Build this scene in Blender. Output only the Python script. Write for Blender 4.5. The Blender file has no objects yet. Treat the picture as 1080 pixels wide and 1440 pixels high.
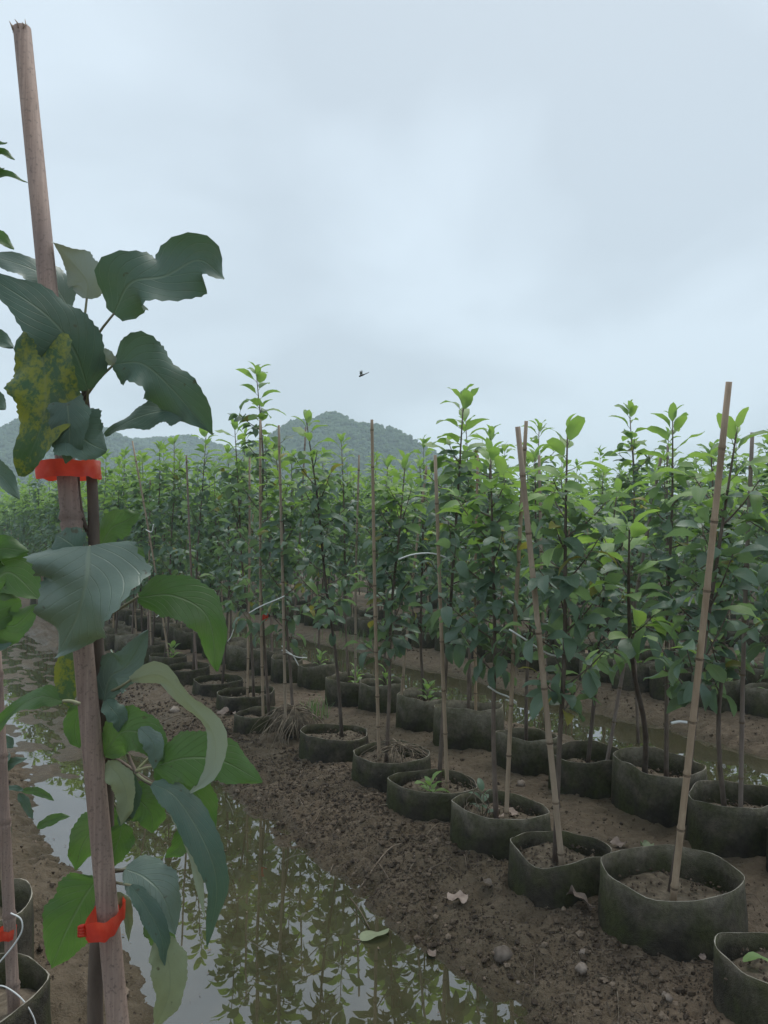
import bpy, math, random
import numpy as np
from mathutils import Vector, Matrix

random.seed(7)
RNG = np.random.default_rng(11)
scene = bpy.context.scene
COL = scene.collection
R = math.radians
PI = math.pi

# ------------------------------------------------------------------ camera
F = 1081.0                      # focal length in photograph pixels (1080 x 1440)
HC = 1.05                       # camera height
YH = 765.0                      # horizon row
PITCH = math.atan((YH - 720.0) / F)
CAM = Vector((0, 0, HC))
FW = Vector((0, math.cos(PITCH), math.sin(PITCH)))
UP = Vector((0, -math.sin(PITCH), math.cos(PITCH)))
cd = bpy.data.cameras.new('camera')
cd.sensor_fit = 'VERTICAL'; cd.sensor_height = 36.0; cd.lens = F / 1440 * 36
cd.clip_start = 0.02; cd.clip_end = 6000
cam = bpy.data.objects.new('camera', cd); COL.objects.link(cam)
cam.location = CAM; cam.rotation_euler = (PI / 2 + PITCH, 0, 0)
scene.camera = cam

# ------------------------------------------------------------------ world, sun, exposure
SUN_EL, SUN_AZ = R(68), R(25)
w = bpy.data.worlds.new('World'); scene.world = w; w.use_nodes = True
nt = w.node_tree; nt.nodes.clear()
def N(tree, t, **kw):
    n = tree.nodes.new(t)
    for k, v in kw.items(): setattr(n, k, v)
    return n
def setin(n, **kw):
    for k, v in kw.items(): n.inputs[k.replace('_', ' ')].default_value = v
out = N(nt, 'ShaderNodeOutputWorld'); bg = N(nt, 'ShaderNodeBackground')
sky = N(nt, 'ShaderNodeTexSky', sky_type='NISHITA', sun_disc=False)
sky.sun_elevation = SUN_EL; sky.sun_rotation = SUN_AZ; sky.air_density = 1.0; sky.dust_density = 3.0
tc = N(nt, 'ShaderNodeTexCoord'); sep = N(nt, 'ShaderNodeSeparateXYZ')
nt.links.new(tc.outputs['Generated'], sep.inputs[0])
zz = N(nt, 'ShaderNodeMath', operation='MAXIMUM'); nt.links.new(sep.outputs['Z'], zz.inputs[0]); zz.inputs[1].default_value = 0.0
za = N(nt, 'ShaderNodeMath', operation='ADD'); nt.links.new(zz.outputs[0], za.inputs[0]); za.inputs[1].default_value = 0.35
dv = N(nt, 'ShaderNodeVectorMath', operation='DIVIDE'); cmb = N(nt, 'ShaderNodeCombineXYZ')
for i in range(3): nt.links.new(za.outputs[0], cmb.inputs[i])
nt.links.new(tc.outputs['Generated'], dv.inputs[0]); nt.links.new(cmb.outputs[0], dv.inputs[1])
n1 = N(nt, 'ShaderNodeTexNoise'); setin(n1, Scale=1.7, Detail=4.0, Roughness=0.45, Distortion=0.3)
mp = N(nt, 'ShaderNodeMapping'); mp.inputs['Location'].default_value = (11.0, -3.0, 0.0)
nt.links.new(dv.outputs[0], mp.inputs[0]); nt.links.new(mp.outputs[0], n1.inputs['Vector'])
rp = N(nt, 'ShaderNodeValToRGB')
rp.color_ramp.elements[0].position = 0.36; rp.color_ramp.elements[0].color = (4.2, 4.8, 5.3, 1)
rp.color_ramp.elements[1].position = 0.57; rp.color_ramp.elements[1].color = (5.2, 5.95, 6.55, 1)
nt.links.new(n1.outputs['Fac'], rp.inputs[0])
mx = N(nt, 'ShaderNodeMix', data_type='RGBA'); mx.inputs[0].default_value = 0.88
nt.links.new(sky.outputs[0], mx.inputs[6]); nt.links.new(rp.outputs[0], mx.inputs[7])
nt.links.new(mx.outputs[2], bg.inputs['Color']); bg.inputs['Strength'].default_value = 0.1
nt.links.new(bg.outputs[0], out.inputs['Surface'])
sd = bpy.data.lights.new('sun', 'SUN'); sd.energy = 1.5; sd.angle = R(40); sd.color = (1.0, 0.97, 0.92)
sun = bpy.data.objects.new('sun', sd); COL.objects.link(sun)
sv = Vector((math.sin(SUN_AZ) * math.cos(SUN_EL), math.cos(SUN_AZ) * math.cos(SUN_EL), math.sin(SUN_EL)))
sun.rotation_euler = (-sv).to_track_quat('-Z', 'Y').to_euler(); sun.location = (0, 0, 30)

vs = scene.view_settings
vs.view_transform = 'Standard'; vs.look = 'None'; vs.exposure = 0.6; vs.gamma = 1.0; vs.use_curve_mapping = False
scene.render.engine = 'CYCLES'
cy = scene.cycles
cy.use_denoising = True
cy.max_bounces = 8; cy.diffuse_bounces = 5; cy.glossy_bounces = 3; cy.transmission_bounces = 4; cy.volume_bounces = 2
cy.caustics_reflective = False; cy.caustics_refractive = False
cy.sample_clamp_indirect = 8.0

# ------------------------------------------------------------------ pixel -> place
def P(px, py, z):
    return CAM + z * (Vector(((px - 540) / F, 0, 0)) - (py - 720) / F * UP + FW)
def G(px, py, h=0.0):
    d = Vector(((px - 540) / F, 0, 0)) - (py - 720) / F * UP + FW
    return CAM + d * ((h - HC) / d.z)
def depth(p): return (Vector(p) - CAM).dot(FW)
def pix(p):
    v = Vector(p) - CAM; z = v.dot(FW)
    return (540 + F * v.x / z, 720 - F * v.dot(UP) / z, z)

TH = R(31.4); CT, ST = math.cos(TH), math.sin(TH)         # rows run away to the left
def W(s, t): return (t * CT - s * ST, t * ST + s * CT)
def ST_of(x, y): return (-x * ST + y * CT, x * CT + y * ST)

# ------------------------------------------------------------------ numpy noise
_perm = np.random.default_rng(3).permutation(512)
_perm = np.concatenate([_perm, _perm, _perm])
_gr = np.random.default_rng(4).normal(size=(512, 2)); _gr /= np.linalg.norm(_gr, axis=1)[:, None]
def perlin(x, y):
    x = np.asarray(x, float); y = np.asarray(y, float)
    xi = np.floor(x).astype(int); yi = np.floor(y).astype(int)
    xf = x - xi; yf = y - yi; xi &= 511; yi &= 511
    u = xf ** 3 * (xf * (xf * 6 - 15) + 10); v = yf ** 3 * (yf * (yf * 6 - 15) + 10)
    def g(a, b, dx, dy):
        h = _gr[_perm[_perm[(xi + a) & 511] + ((yi + b) & 511)] % 512]
        return h[..., 0] * dx + h[..., 1] * dy
    a = g(0, 0, xf, yf); b = g(1, 0, xf - 1, yf); c = g(0, 1, xf, yf - 1); d = g(1, 1, xf - 1, yf - 1)
    return (a + u * (b - a)) + v * ((c + u * (d - c)) - (a + u * (b - a)))
def fbm(x, y, oct=4, gain=0.5):
    r = 0; a = 1.0; f = 1.0
    for i in range(oct):
        r = r + a * perlin(x * f + 17.3 * i, y * f - 9.1 * i); a *= gain; f *= 2.03
    return r
def sstep(a, b, x):
    k = np.clip((x - a) / (b - a), 0, 1); return k * k * (3 - 2 * k)

# ------------------------------------------------------------------ mesh helpers
def mesh_of(name, v, f, mats=(), smooth=True, mi=None, uv=None):
    m = bpy.data.meshes.new(name)
    v = np.asarray(v, dtype=np.float32)
    if isinstance(f, np.ndarray):
        k = f.shape[1]; nf = len(f)
        m.vertices.add(len(v)); m.vertices.foreach_set('co', v.ravel())
        m.loops.add(nf * k); m.loops.foreach_set('vertex_index', f.astype(np.int32).ravel())
        m.polygons.add(nf); m.polygons.foreach_set('loop_start', np.arange(0, nf * k, k, dtype=np.int32))
        try: m.polygons.foreach_set('loop_total', np.full(nf, k, dtype=np.int32))
        except Exception: pass
        m.update(calc_edges=True)
    else:
        m.from_pydata([tuple(map(float, p)) for p in v], [], f); m.update()
    for a in mats: m.materials.append(a)
    n = len(m.polygons)
    m.polygons.foreach_set('use_smooth', np.full(n, smooth))
    if mi is not None: m.polygons.foreach_set('material_index', np.asarray(mi, dtype=np.int32))
    if uv is not None:
        ul = m.uv_layers.new(name='UVMap')
        li = np.empty(len(m.loops), dtype=np.int32); m.loops.foreach_get('vertex_index', li)
        ul.data.foreach_set('uv', np.asarray(uv, dtype=np.float32)[li].ravel())
    return m
def obj(name, mesh, parent=None, loc=None, mat=None):
    o = bpy.data.objects.new(name, mesh); COL.objects.link(o)
    if parent is not None: o.parent = parent
    if loc is not None: o.location = loc
    if mat is not None: o.matrix_basis = mat
    return o
def tag(o, label=None, cat=None, group=None, kind=None):
    if label: o['label'] = label
    if cat: o['category'] = cat
    if group: o['group'] = group
    if kind: o['kind'] = kind
    return o
def empty(name, loc):
    o = bpy.data.objects.new(name, None); COL.objects.link(o); o.location = loc
    o.empty_display_size = 0.05
    return o
def catmull(pts, n):
    pts = [np.asarray(p, float) for p in pts]
    q = [2 * pts[0] - pts[1]] + pts + [2 * pts[-1] - pts[-2]]
    k = len(pts) - 1; res = []
    for t in np.linspace(0, k, n):
        i = min(int(t), k - 1); u = t - i
        a, b, c, d = q[i], q[i + 1], q[i + 2], q[i + 3]
        res.append(0.5 * ((2 * b) + (c - a) * u + (2 * a - 5 * b + 4 * c - d) * u * u + (-a + 3 * b - 3 * c + d) * u ** 3))
    return np.array(res)
def tube(path, rad, sides=8, cap=True, squash=None):
    path = np.asarray(path, float); n = len(path)
    rad = np.broadcast_to(np.asarray(rad, float), (n,))
    tg = np.gradient(path, axis=0); tg /= np.linalg.norm(tg, axis=1)[:, None] + 1e-12
    ref = np.array([0, 1, 0.0]) if abs(tg[0][1]) < 0.8 else np.array([1.0, 0, 0])
    v = []; b = ref
    for i in range(n):
        a = np.cross(tg[i], b); a /= np.linalg.norm(a) + 1e-12
        b = np.cross(a, tg[i]); 
        for k in range(sides):
            c = 2 * PI * k / sides
            v.append(path[i] + rad[i] * (math.cos(c) * a + math.sin(c) * b))
    f = []
    for i in range(n - 1):
        for k in range(sides):
            k2 = (k + 1) % sides
            f.append((i * sides + k, i * sides + k2, (i + 1) * sides + k2, (i + 1) * sides + k))
    if cap:
        f.append(tuple(range(sides - 1, -1, -1))); f.append(tuple((n - 1) * sides + k for k in range(sides)))
    return v, f
class MB:
    def __init__(s): s.v = []; s.f = []; s.mi = []
    def add(s, v, f, m=0):
        o = len(s.v); s.v.extend(v); s.f.extend([tuple(i + o for i in q) for q in f]); s.mi.extend([m] * len(f))
    def mesh(s, name, mats, smooth=True): return mesh_of(name, s.v, s.f, mats, smooth, s.mi)

# ------------------------------------------------------------------ materials
def newmat(name):
    m = bpy.data.materials.new(name); m.use_nodes = True; m.node_tree.nodes.clear()
    t = m.node_tree; o = N(t, 'ShaderNodeOutputMaterial'); return m, t, o
def noise(t, scale, detail=4.0, rough=0.55, coord='Object', dist=0.0, loc=None, scl=None):
    c = N(t, 'ShaderNodeTexCoord'); n = N(t, 'ShaderNodeTexNoise'); setin(n, Scale=scale, Detail=detail, Roughness=rough, Distortion=dist)
    src = c.outputs[coord]
    if loc or scl:
        m = N(t, 'ShaderNodeMapping')
        if loc: m.inputs['Location'].default_value = loc
        if scl: m.inputs['Scale'].default_value = scl
        t.links.new(src, m.inputs[0]); src = m.outputs[0]
    t.links.new(src, n.inputs['Vector']); return n
def ramp(t, src, stops):
    r = N(t, 'ShaderNodeValToRGB'); e = r.color_ramp.elements
    while len(e) < len(stops): e.new(0.5)
    for k, (p, c) in enumerate(stops): e[k].position = p; e[k].color = (*c, 1) if len(c) == 3 else c
    t.links.new(src, r.inputs[0]); return r
def mixc(t, fac, a, b, blend='MIX'):
    m = N(t, 'ShaderNodeMix', data_type='RGBA', blend_type=blend)
    for i, s in ((0, fac), (6, a), (7, b)):
        if hasattr(s, 'is_linked') or hasattr(s, 'links'): t.links.new(s, m.inputs[i])
        elif i == 0: m.inputs[0].default_value = s
        else: m.inputs[i].default_value = (*s, 1) if len(s) == 3 else s
    return m.outputs[2]
def math_(t, op, a, b=None, clamp=False):
    m = N(t, 'ShaderNodeMath', operation=op); m.use_clamp = clamp
    for i, s in ((0, a), (1, b)):
        if s is None: continue
        if hasattr(s, 'links'): t.links.new(s, m.inputs[i])
        else: m.inputs[i].default_value = s
    return m.outputs[0]
def bump(t, h, strength, dist):
    b = N(t, 'ShaderNodeBump'); b.inputs['Strength'].default_value = strength; b.inputs['Distance'].default_value = dist
    t.links.new(h, b.inputs['Height']); return b.outputs[0]
def principled(t, o, color=None, rough=0.7, spec=0.4, normal=None):
    p = N(t, 'ShaderNodeBsdfPrincipled')
    if color is not None:
        if hasattr(color, 'links'): t.links.new(color, p.inputs['Base Color'])
        else: p.inputs['Base Color'].default_value = (*color, 1)
    if hasattr(rough, 'links'): t.links.new(rough, p.inputs['Roughness'])
    else: p.inputs['Roughness'].default_value = rough
    p.inputs['Specular IOR Level'].default_value = spec
    if normal is not None: t.links.new(normal, p.inputs['Normal'])
    if o is not None: t.links.new(p.outputs[0], o.inputs['Surface'])
    return p

WL = -0.075
def mat_mud():
    m, t, o = newmat('wet_mud')
    a = noise(t, 2.2, 5, 0.6); b = noise(t, 26, 6, 0.65); c = noise(t, 160, 4, 0.7); g = noise(t, 0.9, 3, 0.5, loc=(5, 2, 0))
    c1 = ramp(t, b.outputs['Fac'], [(0.25, (0.058, 0.038, 0.025)), (0.5, (0.165, 0.115, 0.078)), (0.75, (0.34, 0.255, 0.182))])
    c2 = mixc(t, ramp(t, g.outputs['Fac'], [(0.36, (0.25, 0.25, 0.25)), (0.56, (1, 1, 1))]).outputs[0], c1.outputs[0], mixc(t, 0.68, c1.outputs[0], (0.098, 0.080, 0.048)))
    c3 = mixc(t, ramp(t, c.outputs['Fac'], [(0.35, (0, 0, 0)), (0.65, (0.6, 0.6, 0.6))]).outputs[0], c2, (0.17, 0.128, 0.088))
    ge = N(t, 'ShaderNodeNewGeometry'); sp = N(t, 'ShaderNodeSeparateXYZ'); t.links.new(ge.outputs['Position'], sp.inputs[0])
    wet = N(t, 'ShaderNodeMapRange'); t.links.new(math_(t, 'ADD', sp.outputs['Z'], math_(t, 'MULTIPLY', a.outputs['Fac'], 0.05)), wet.inputs[0])
    wet.inputs[1].default_value = WL + 0.015; wet.inputs[2].default_value = WL + 0.075; wet.inputs[3].default_value = 1; wet.inputs[4].default_value = 0
    col = mixc(t, wet.outputs[0], c3, mixc(t, 1.0, c3, (0.46, 0.46, 0.36), 'MULTIPLY'))
    ro = math_(t, 'SUBTRACT', math_(t, 'ADD', math_(t, 'MULTIPLY', a.outputs['Fac'], 0.8), 0.30), math_(t, 'MULTIPLY', wet.outputs[0], 0.33), True)
    h = math_(t, 'ADD', math_(t, 'MULTIPLY', b.outputs['Fac'], 1.0), math_(t, 'MULTIPLY', c.outputs['Fac'], 0.45))
    principled(t, o, col, ro, 0.3, bump(t, h, 1.0, 0.02)); return m
def mat_water():
    m, t, o = newmat('murky_ditch_water')
    a = noise(t, 1.6, 5, 0.6); b = noise(t, 40, 4, 0.6); r = noise(t, 2.5, 2, 0.5); d = noise(t, 9, 5, 0.65, loc=(3, 3, 0))
    c = ramp(t, a.outputs['Fac'], [(0.3, (0.036, 0.034, 0.018)), (0.7, (0.066, 0.060, 0.032))])
    c2 = mixc(t, ramp(t, d.outputs['Fac'], [(0.45, (0, 0, 0)), (0.7, (0.5, 0.5, 0.5))]).outputs[0], c.outputs[0], (0.085, 0.072, 0.042))
    dif = N(t, 'ShaderNodeBsdfDiffuse'); t.links.new(c2, dif.inputs[0])
    gl = N(t, 'ShaderNodeBsdfGlossy'); gl.inputs['Roughness'].default_value = 0.0; gl.inputs['Color'].default_value = (0.93, 0.92, 0.95, 1)
    nb = bump(t, math_(t, 'ADD', r.outputs['Fac'], math_(t, 'MULTIPLY', b.outputs['Fac'], 0.006)), 0.05, 0.02)
    t.links.new(nb, gl.inputs['Normal'])
    fr = N(t, 'ShaderNodeFresnel'); fr.inputs['IOR'].default_value = 2.35
    ms = N(t, 'ShaderNodeMixShader'); t.links.new(fr.outputs[0], ms.inputs[0]); t.links.new(dif.outputs[0], ms.inputs[1]); t.links.new(gl.outputs[0], ms.inputs[2])
    t.links.new(ms.outputs[0], o.inputs['Surface']); return m
def mat_leaf(name, ca, cb, back, trans, tcol, rough=0.42, spec=0.5, yellow=0.0, veins=0.5, joined=False, vb=0.35):
    """two-sided leaf: waxy upper face, pale felted underside, light through the blade; uv u along, v across (0.5 midrib)"""
    m, t, o = newmat(name)
    oi = N(t, 'ShaderNodeObjectInfo'); ge = N(t, 'ShaderNodeNewGeometry')
    rnd = math_(t, 'FRACT', math_(t, 'ADD', oi.outputs['Random'], ge.outputs['Random Per Island'])) if joined else oi.outputs['Random']
    uvn = N(t, 'ShaderNodeUVMap'); sp = N(t, 'ShaderNodeSeparateXYZ'); t.links.new(uvn.outputs[0], sp.inputs[0])
    base = ramp(t, rnd, [(0.0, ca), (1.0, cb)]).outputs[0]
    nz = noise(t, 60 if not joined else 30, 4, 0.6)
    base = mixc(t, 0.35, base, mixc(t, nz.outputs['Fac'], mixc(t, 1.0, base, (0.6, 0.65, 0.6), 'MULTIPLY'), mixc(t, 1.0, base, (1.35, 1.35, 1.2), 'MULTIPLY')))
    av = math_(t, 'ABSOLUTE', math_(t, 'SUBTRACT', sp.outputs['Y'], 0.5))          # 0 midrib .. 0.5 margin
    mid = N(t, 'ShaderNodeMapRange'); t.links.new(av, mid.inputs[0]); mid.inputs[1].default_value = 0.008; mid.inputs[2].default_value = 0.028; mid.inputs[3].default_value = 1; mid.inputs[4].default_value = 0
    ph = math_(t, 'SUBTRACT', math_(t, 'MULTIPLY', sp.outputs['X'], 9.0), math_(t, 'MULTIPLY', av, 7.0))
    sv_ = math_(t, 'ABSOLUTE', math_(t, 'SUBTRACT', math_(t, 'FRACT', ph), 0.5))
    side = N(t, 'ShaderNodeMapRange'); t.links.new(sv_, side.inputs[0]); side.inputs[1].default_value = 0.0; side.inputs[2].default_value = 0.075; side.inputs[3].default_value = 0.6; side.inputs[4].default_value = 0
    vein = math_(t, 'MAXIMUM', mid.outputs[0], side.outputs[0])
    if yellow > 0:
        yn = noise(t, 110, 4, 0.75, loc=(2, 1, 4)); yz = noise(t, 22, 3, 0.5, loc=(7, 1, 4))
        yf = ramp(t, math_(t, 'ADD', math_(t, 'MULTIPLY', yn.outputs['Fac'], 0.6), math_(t, 'MULTIPLY', yz.outputs['Fac'], 0.5)), [(0.51, (0, 0, 0)), (0.61, (1, 1, 1))])
        base = mixc(t, math_(t, 'MULTIPLY', yf.outputs[0], yellow), base, (0.26, 0.27, 0.03))
    if not joined:
        sk = noise(t, 95, 2, 0.5, loc=(3, 9, 2))
        base = mixc(t, ramp(t, sk.outputs['Fac'], [(0.70, (0, 0, 0)), (0.76, (0.8, 0.8, 0.8))]).outputs[0], base, (0.06, 0.045, 0.025))
        du = noise(t, 24, 4, 0.6, loc=(1, 5, 7))
        base = mixc(t, ramp(t, du.outputs['Fac'], [(0.5, (0, 0, 0)), (0.75, (0.35, 0.35, 0.35))]).outputs[0], base, (0.16, 0.17, 0.13))
    top = mixc(t, math_(t, 'MULTIPLY', vein, veins * 0.5), base, mixc(t, 0.6, base, (0.30, 0.36, 0.22)))
    und = mixc(t, math_(t, 'MULTIPLY', vein, 0.55), back, (0.34, 0.38, 0.26))
    col = mixc(t, ge.outputs['Backfacing'], top, und)
    nb = bump(t, math_(t, 'ADD', math_(t, 'MULTIPLY', vein, -1.0), math_(t, 'MULTIPLY', nz.outputs['Fac'], 0.8)), vb, 0.0012)
    ro = math_(t, 'ADD', math_(t, 'MULTIPLY', ge.outputs['Backfacing'], 0.35), rough, True)
    p = principled(t, None, col, ro, spec, nb)
    tr = N(t, 'ShaderNodeBsdfTranslucent')
    t.links.new(mixc(t, math_(t, 'MULTIPLY', vein, 0.5), mixc(t, 0.5, tcol, mixc(t, 1.0, base, (2.2, 2.2, 1.2), 'MULTIPLY')), tuple(0.45 * k for k in tcol)), tr.inputs[0])
    ms = N(t, 'ShaderNodeMixShader'); ms.inputs[0].default_value = trans
    t.links.new(p.outputs[0], ms.inputs[1]); t.links.new(tr.outputs[0], ms.inputs[2]); t.links.new(ms.outputs[0], o.inputs['Surface'])
    return m
def mat_simple(name, stops, scale, rough=0.7, spec=0.3, bs=0.4, bd=0.002, scl=None, detail=5, randv=0.0):
    m, t, o = newmat(name); n = noise(t, scale, detail, 0.6, scl=scl)
    c = ramp(t, n.outputs['Fac'], stops).outputs[0]
    if randv:
        oi = N(t, 'ShaderNodeObjectInfo')
        mr = N(t, 'ShaderNodeMapRange'); t.links.new(oi.outputs['Random'], mr.inputs[0]); mr.inputs[3].default_value = 1 - randv; mr.inputs[4].default_value = 1 + randv
        hv = N(t, 'ShaderNodeHueSaturation'); t.links.new(mr.outputs[0], hv.inputs['Value']); t.links.new(c, hv.inputs['Color']); c = hv.outputs[0]
    principled(t, o, c, rough, spec, bump(t, n.outputs['Fac'], bs, bd)); return m
def mat_pot():
    m, t, o = newmat('weathered_felt_ring')
    a = noise(t, 9, 5, 0.65); b = noise(t, 60, 4, 0.7); d = noise(t, 300, 2, 0.6); oi = N(t, 'ShaderNodeObjectInfo')
    tc_ = N(t, 'ShaderNodeTexCoord'); sp = N(t, 'ShaderNodeSeparateXYZ'); t.links.new(tc_.outputs['Object'], sp.inputs[0])
    c = ramp(t, a.outputs['Fac'], [(0.32, (0.026, 0.022, 0.017)), (0.52, (0.056, 0.047, 0.035)), (0.72, (0.12, 0.10, 0.074))]).outputs[0]
    hz = N(t, 'ShaderNodeMapRange'); t.links.new(math_(t, 'ADD', sp.outputs['Z'], math_(t, 'MULTIPLY', a.outputs['Fac'], 0.10)), hz.inputs[0])
    hz.inputs[1].default_value = 0.10; hz.inputs[2].default_value = 0.22; hz.inputs[3].default_value = 0; hz.inputs[4].default_value = 0.55
    c = mixc(t, math_(t, 'MULTIPLY', hz.outputs[0], math_(t, 'ADD', math_(t, 'MULTIPLY', oi.outputs['Random'], 1.5), 0.25)), c, (0.27, 0.24, 0.185))      # dried silt left on the upper ring
    gn = noise(t, 7, 4, 0.6, loc=(4, 8, 1))
    c = mixc(t, math_(t, 'MULTIPLY', ramp(t, gn.outputs['Fac'], [(0.42, (0, 0, 0)), (0.62, (0.8, 0.8, 0.8))]).outputs[0], 0.85), c, (0.058, 0.066, 0.018))   # algae
    c = mixc(t, ramp(t, b.outputs['Fac'], [(0.42, (0, 0, 0)), (0.66, (0.55, 0.55, 0.55))]).outputs[0], c, mixc(t, 1.0, c, (0.35, 0.33, 0.3), 'MULTIPLY'))
    principled(t, o, c, 0.85, 0.25, bump(t, math_(t, 'ADD', b.outputs['Fac'], math_(t, 'MULTIPLY', d.outputs['Fac'], 0.7)), 0.8, 0.006)); return m
def mat_bamboo(name, a, b, dark):
    m, t, o = newmat(name)
    n = noise(t, 14, 5, 0.6, scl=(6, 6, 0.5)); n2 = noise(t, 4, 4, 0.6); n3 = noise(t, 120, 3, 0.6); oi = N(t, 'ShaderNodeObjectInfo')
    c = ramp(t, n.outputs['Fac'], [(0.3, a), (0.7, b)]).outputs[0]
    c = mixc(t, math_(t, 'MULTIPLY', ramp(t, n2.outputs['Fac'], [(0.45, (0, 0, 0)), (0.75, (0.8, 0.8, 0.8))]).outputs[0], 0.7), c, dark)
    c = mixc(t, math_(t, 'MULTIPLY', n3.outputs['Fac'], 0.35), c, dark)
    c = mixc(t, math_(t, 'MULTIPLY', oi.outputs['Random'], 0.5), c, (a[0] * 0.9, a[0] * 0.83, a[0] * 0.74))
    principled(t, o, c, 0.62, 0.3, bump(t, math_(t, 'ADD', n.outputs['Fac'], math_(t, 'MULTIPLY', n3.outputs['Fac'], 0.5)), 0.35, 0.0015)); return m

M = {}
M['mud'] = mat_mud(); M['water'] = mat_water(); M['pot'] = mat_pot()
M['rim'] = mat_simple('worn_rim', [(0.3, (0.10, 0.09, 0.07)), (0.6, (0.30, 0.275, 0.225)), (0.75, (0.45, 0.42, 0.35))], 22, 0.8)
M['soil'] = mat_simple('pot_soil', [(0.3, (0.060, 0.046, 0.033)), (0.55, (0.13, 0.105, 0.076)), (0.8, (0.24, 0.195, 0.145))], 38, 0.9, 0.25, 0.8, 0.012)
M['bamboo'] = mat_bamboo('tan_bamboo', (0.34, 0.235, 0.145), (0.52, 0.385, 0.26), (0.17, 0.115, 0.08))
M['bamboo_old'] = mat_bamboo('weathered_bamboo', (0.23, 0.165, 0.14), (0.36, 0.265, 0.225), (0.13, 0.085, 0.075))
M['node'] = mat_simple('bamboo_node', [(0.3, (0.10, 0.07, 0.05)), (0.7, (0.26, 0.19, 0.13))], 60, 0.8)
def mat_pole():
    m, t, o = newmat('weathered_pole')
    n = noise(t, 12, 6, 0.65, scl=(22, 22, 0.7)); n2 = noise(t, 9, 5, 0.6, scl=(1, 1, 0.6)); n3 = noise(t, 260, 3, 0.6)
    c = ramp(t, n.outputs['Fac'], [(0.3, (0.22, 0.155, 0.125)), (0.5, (0.29, 0.21, 0.172)), (0.7, (0.37, 0.275, 0.23))]).outputs[0]
    c = mixc(t, ramp(t, n2.outputs['Fac'], [(0.45, (0, 0, 0)), (0.7, (0.6, 0.6, 0.6))]).outputs[0], c, (0.17, 0.125, 0.115))
    c = mixc(t, ramp(t, n3.outputs['Fac'], [(0.55, (0, 0, 0)), (0.7, (0.6, 0.6, 0.6))]).outputs[0], c, (0.10, 0.075, 0.065))
    principled(t, o, c, 0.7, 0.25, bump(t, math_(t, 'ADD', n.outputs['Fac'], math_(t, 'MULTIPLY', n3.outputs['Fac'], 0.4)), 0.3, 0.0015)); return m
M['pole'] = mat_pole()
M['bark'] = mat_simple('sapling_bark', [(0.3, (0.085, 0.064, 0.052)), (0.7, (0.20, 0.155, 0.125))], 40, 0.75, 0.3, 0.5, 0.002, (1, 1, 0.3), randv=0.3)
M['petiole'] = mat_simple('leaf_stalk', [(0.3, (0.20, 0.17, 0.13)), (0.7, (0.26, 0.27, 0.15))], 20, 0.6)
M['mature'] = mat_leaf('mature_leaf', (0.078, 0.130, 0.104), (0.140, 0.212, 0.152), (0.17, 0.225, 0.15), 0.34, (0.20, 0.36, 0.12), 0.40, 0.5)  # colours lifted and blued to stand in for a milky veil of haze
M['young'] = mat_leaf('young_leaf', (0.14, 0.245, 0.085), (0.24, 0.36, 0.125), (0.24, 0.34, 0.17), 0.38, (0.30, 0.52, 0.08), 0.5)
M['yellowing'] = mat_leaf('yellowing_leaf', (0.16, 0.17, 0.04), (0.26, 0.22, 0.06), (0.24, 0.24, 0.12), 0.3, (0.3, 0.3, 0.06), 0.5, 0.35, yellow=0.6)
M['mature_j'] = mat_leaf('mature_leaf_mass', (0.085, 0.142, 0.108), (0.150, 0.222, 0.158), (0.17, 0.225, 0.15), 0.34, (0.20, 0.36, 0.12), 0.42, 0.4, joined=True)  # same milky veil put into the colours of the joined crowns
M['young_j'] = mat_leaf('young_leaf_mass', (0.14, 0.245, 0.085), (0.24, 0.36, 0.125), (0.24, 0.34, 0.17), 0.38, (0.30, 0.50, 0.08), 0.5, joined=True)
M['hero_dark'] = mat_leaf('waxy_dark_leaf', (0.078, 0.128, 0.105), (0.098, 0.152, 0.120), (0.20, 0.26, 0.20), 0.15, (0.10, 0.24, 0.05), 0.55, 0.35, veins=0.9, vb=0.6)
M['hero_green'] = mat_leaf('backlit_green_leaf', (0.060, 0.125, 0.036), (0.082, 0.155, 0.046), (0.13, 0.185, 0.09), 0.36, (0.14, 0.29, 0.06), 0.45, 0.4, veins=1.3, vb=0.8)
M['hero_sky_sheen'] = mat_leaf('painted_sheen_leaf', (0.11, 0.165, 0.14), (0.14, 0.19, 0.16), (0.22, 0.27, 0.21), 0.12, (0.12, 0.25, 0.08), 0.42, 0.6, veins=0.9, vb=0.6)  # sky reflection painted into the pale base colour of a glaucous leaf
M['hero_pale'] = mat_leaf('pale_leaf', (0.21, 0.25, 0.15), (0.25, 0.28, 0.18), (0.30, 0.34, 0.27), 0.15, (0.24, 0.30, 0.15), 0.6, 0.3)
M['hero_yellow'] = mat_leaf('mottled_yellow_leaf', (0.045, 0.105, 0.050), (0.055, 0.115, 0.055), (0.20, 0.24, 0.12), 0.18, (0.16, 0.24, 0.04), 0.5, 0.35, yellow=0.8)
M['hero_grey'] = mat_leaf('grey_felted_leaf', (0.27, 0.32, 0.29), (0.31, 0.35, 0.32), (0.30, 0.34, 0.31), 0.12, (0.22, 0.28, 0.2), 0.6, 0.3)
M['dead_leaf'] = mat_simple('dead_leaf', [(0.3, (0.16, 0.12, 0.10)), (0.7, (0.34, 0.27, 0.23))], 30, 0.8, 0.2, 0.5, 0.002, randv=0.25)
M['twig'] = mat_simple('dry_twig', [(0.3, (0.10, 0.075, 0.055)), (0.7, (0.24, 0.19, 0.145))], 50, 0.85, 0.2, randv=0.4)
M['root'] = mat_simple('dry_root', [(0.3, (0.11, 0.085, 0.06)), (0.7, (0.32, 0.26, 0.195))], 30, 0.85, 0.2, randv=0.45)
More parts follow.
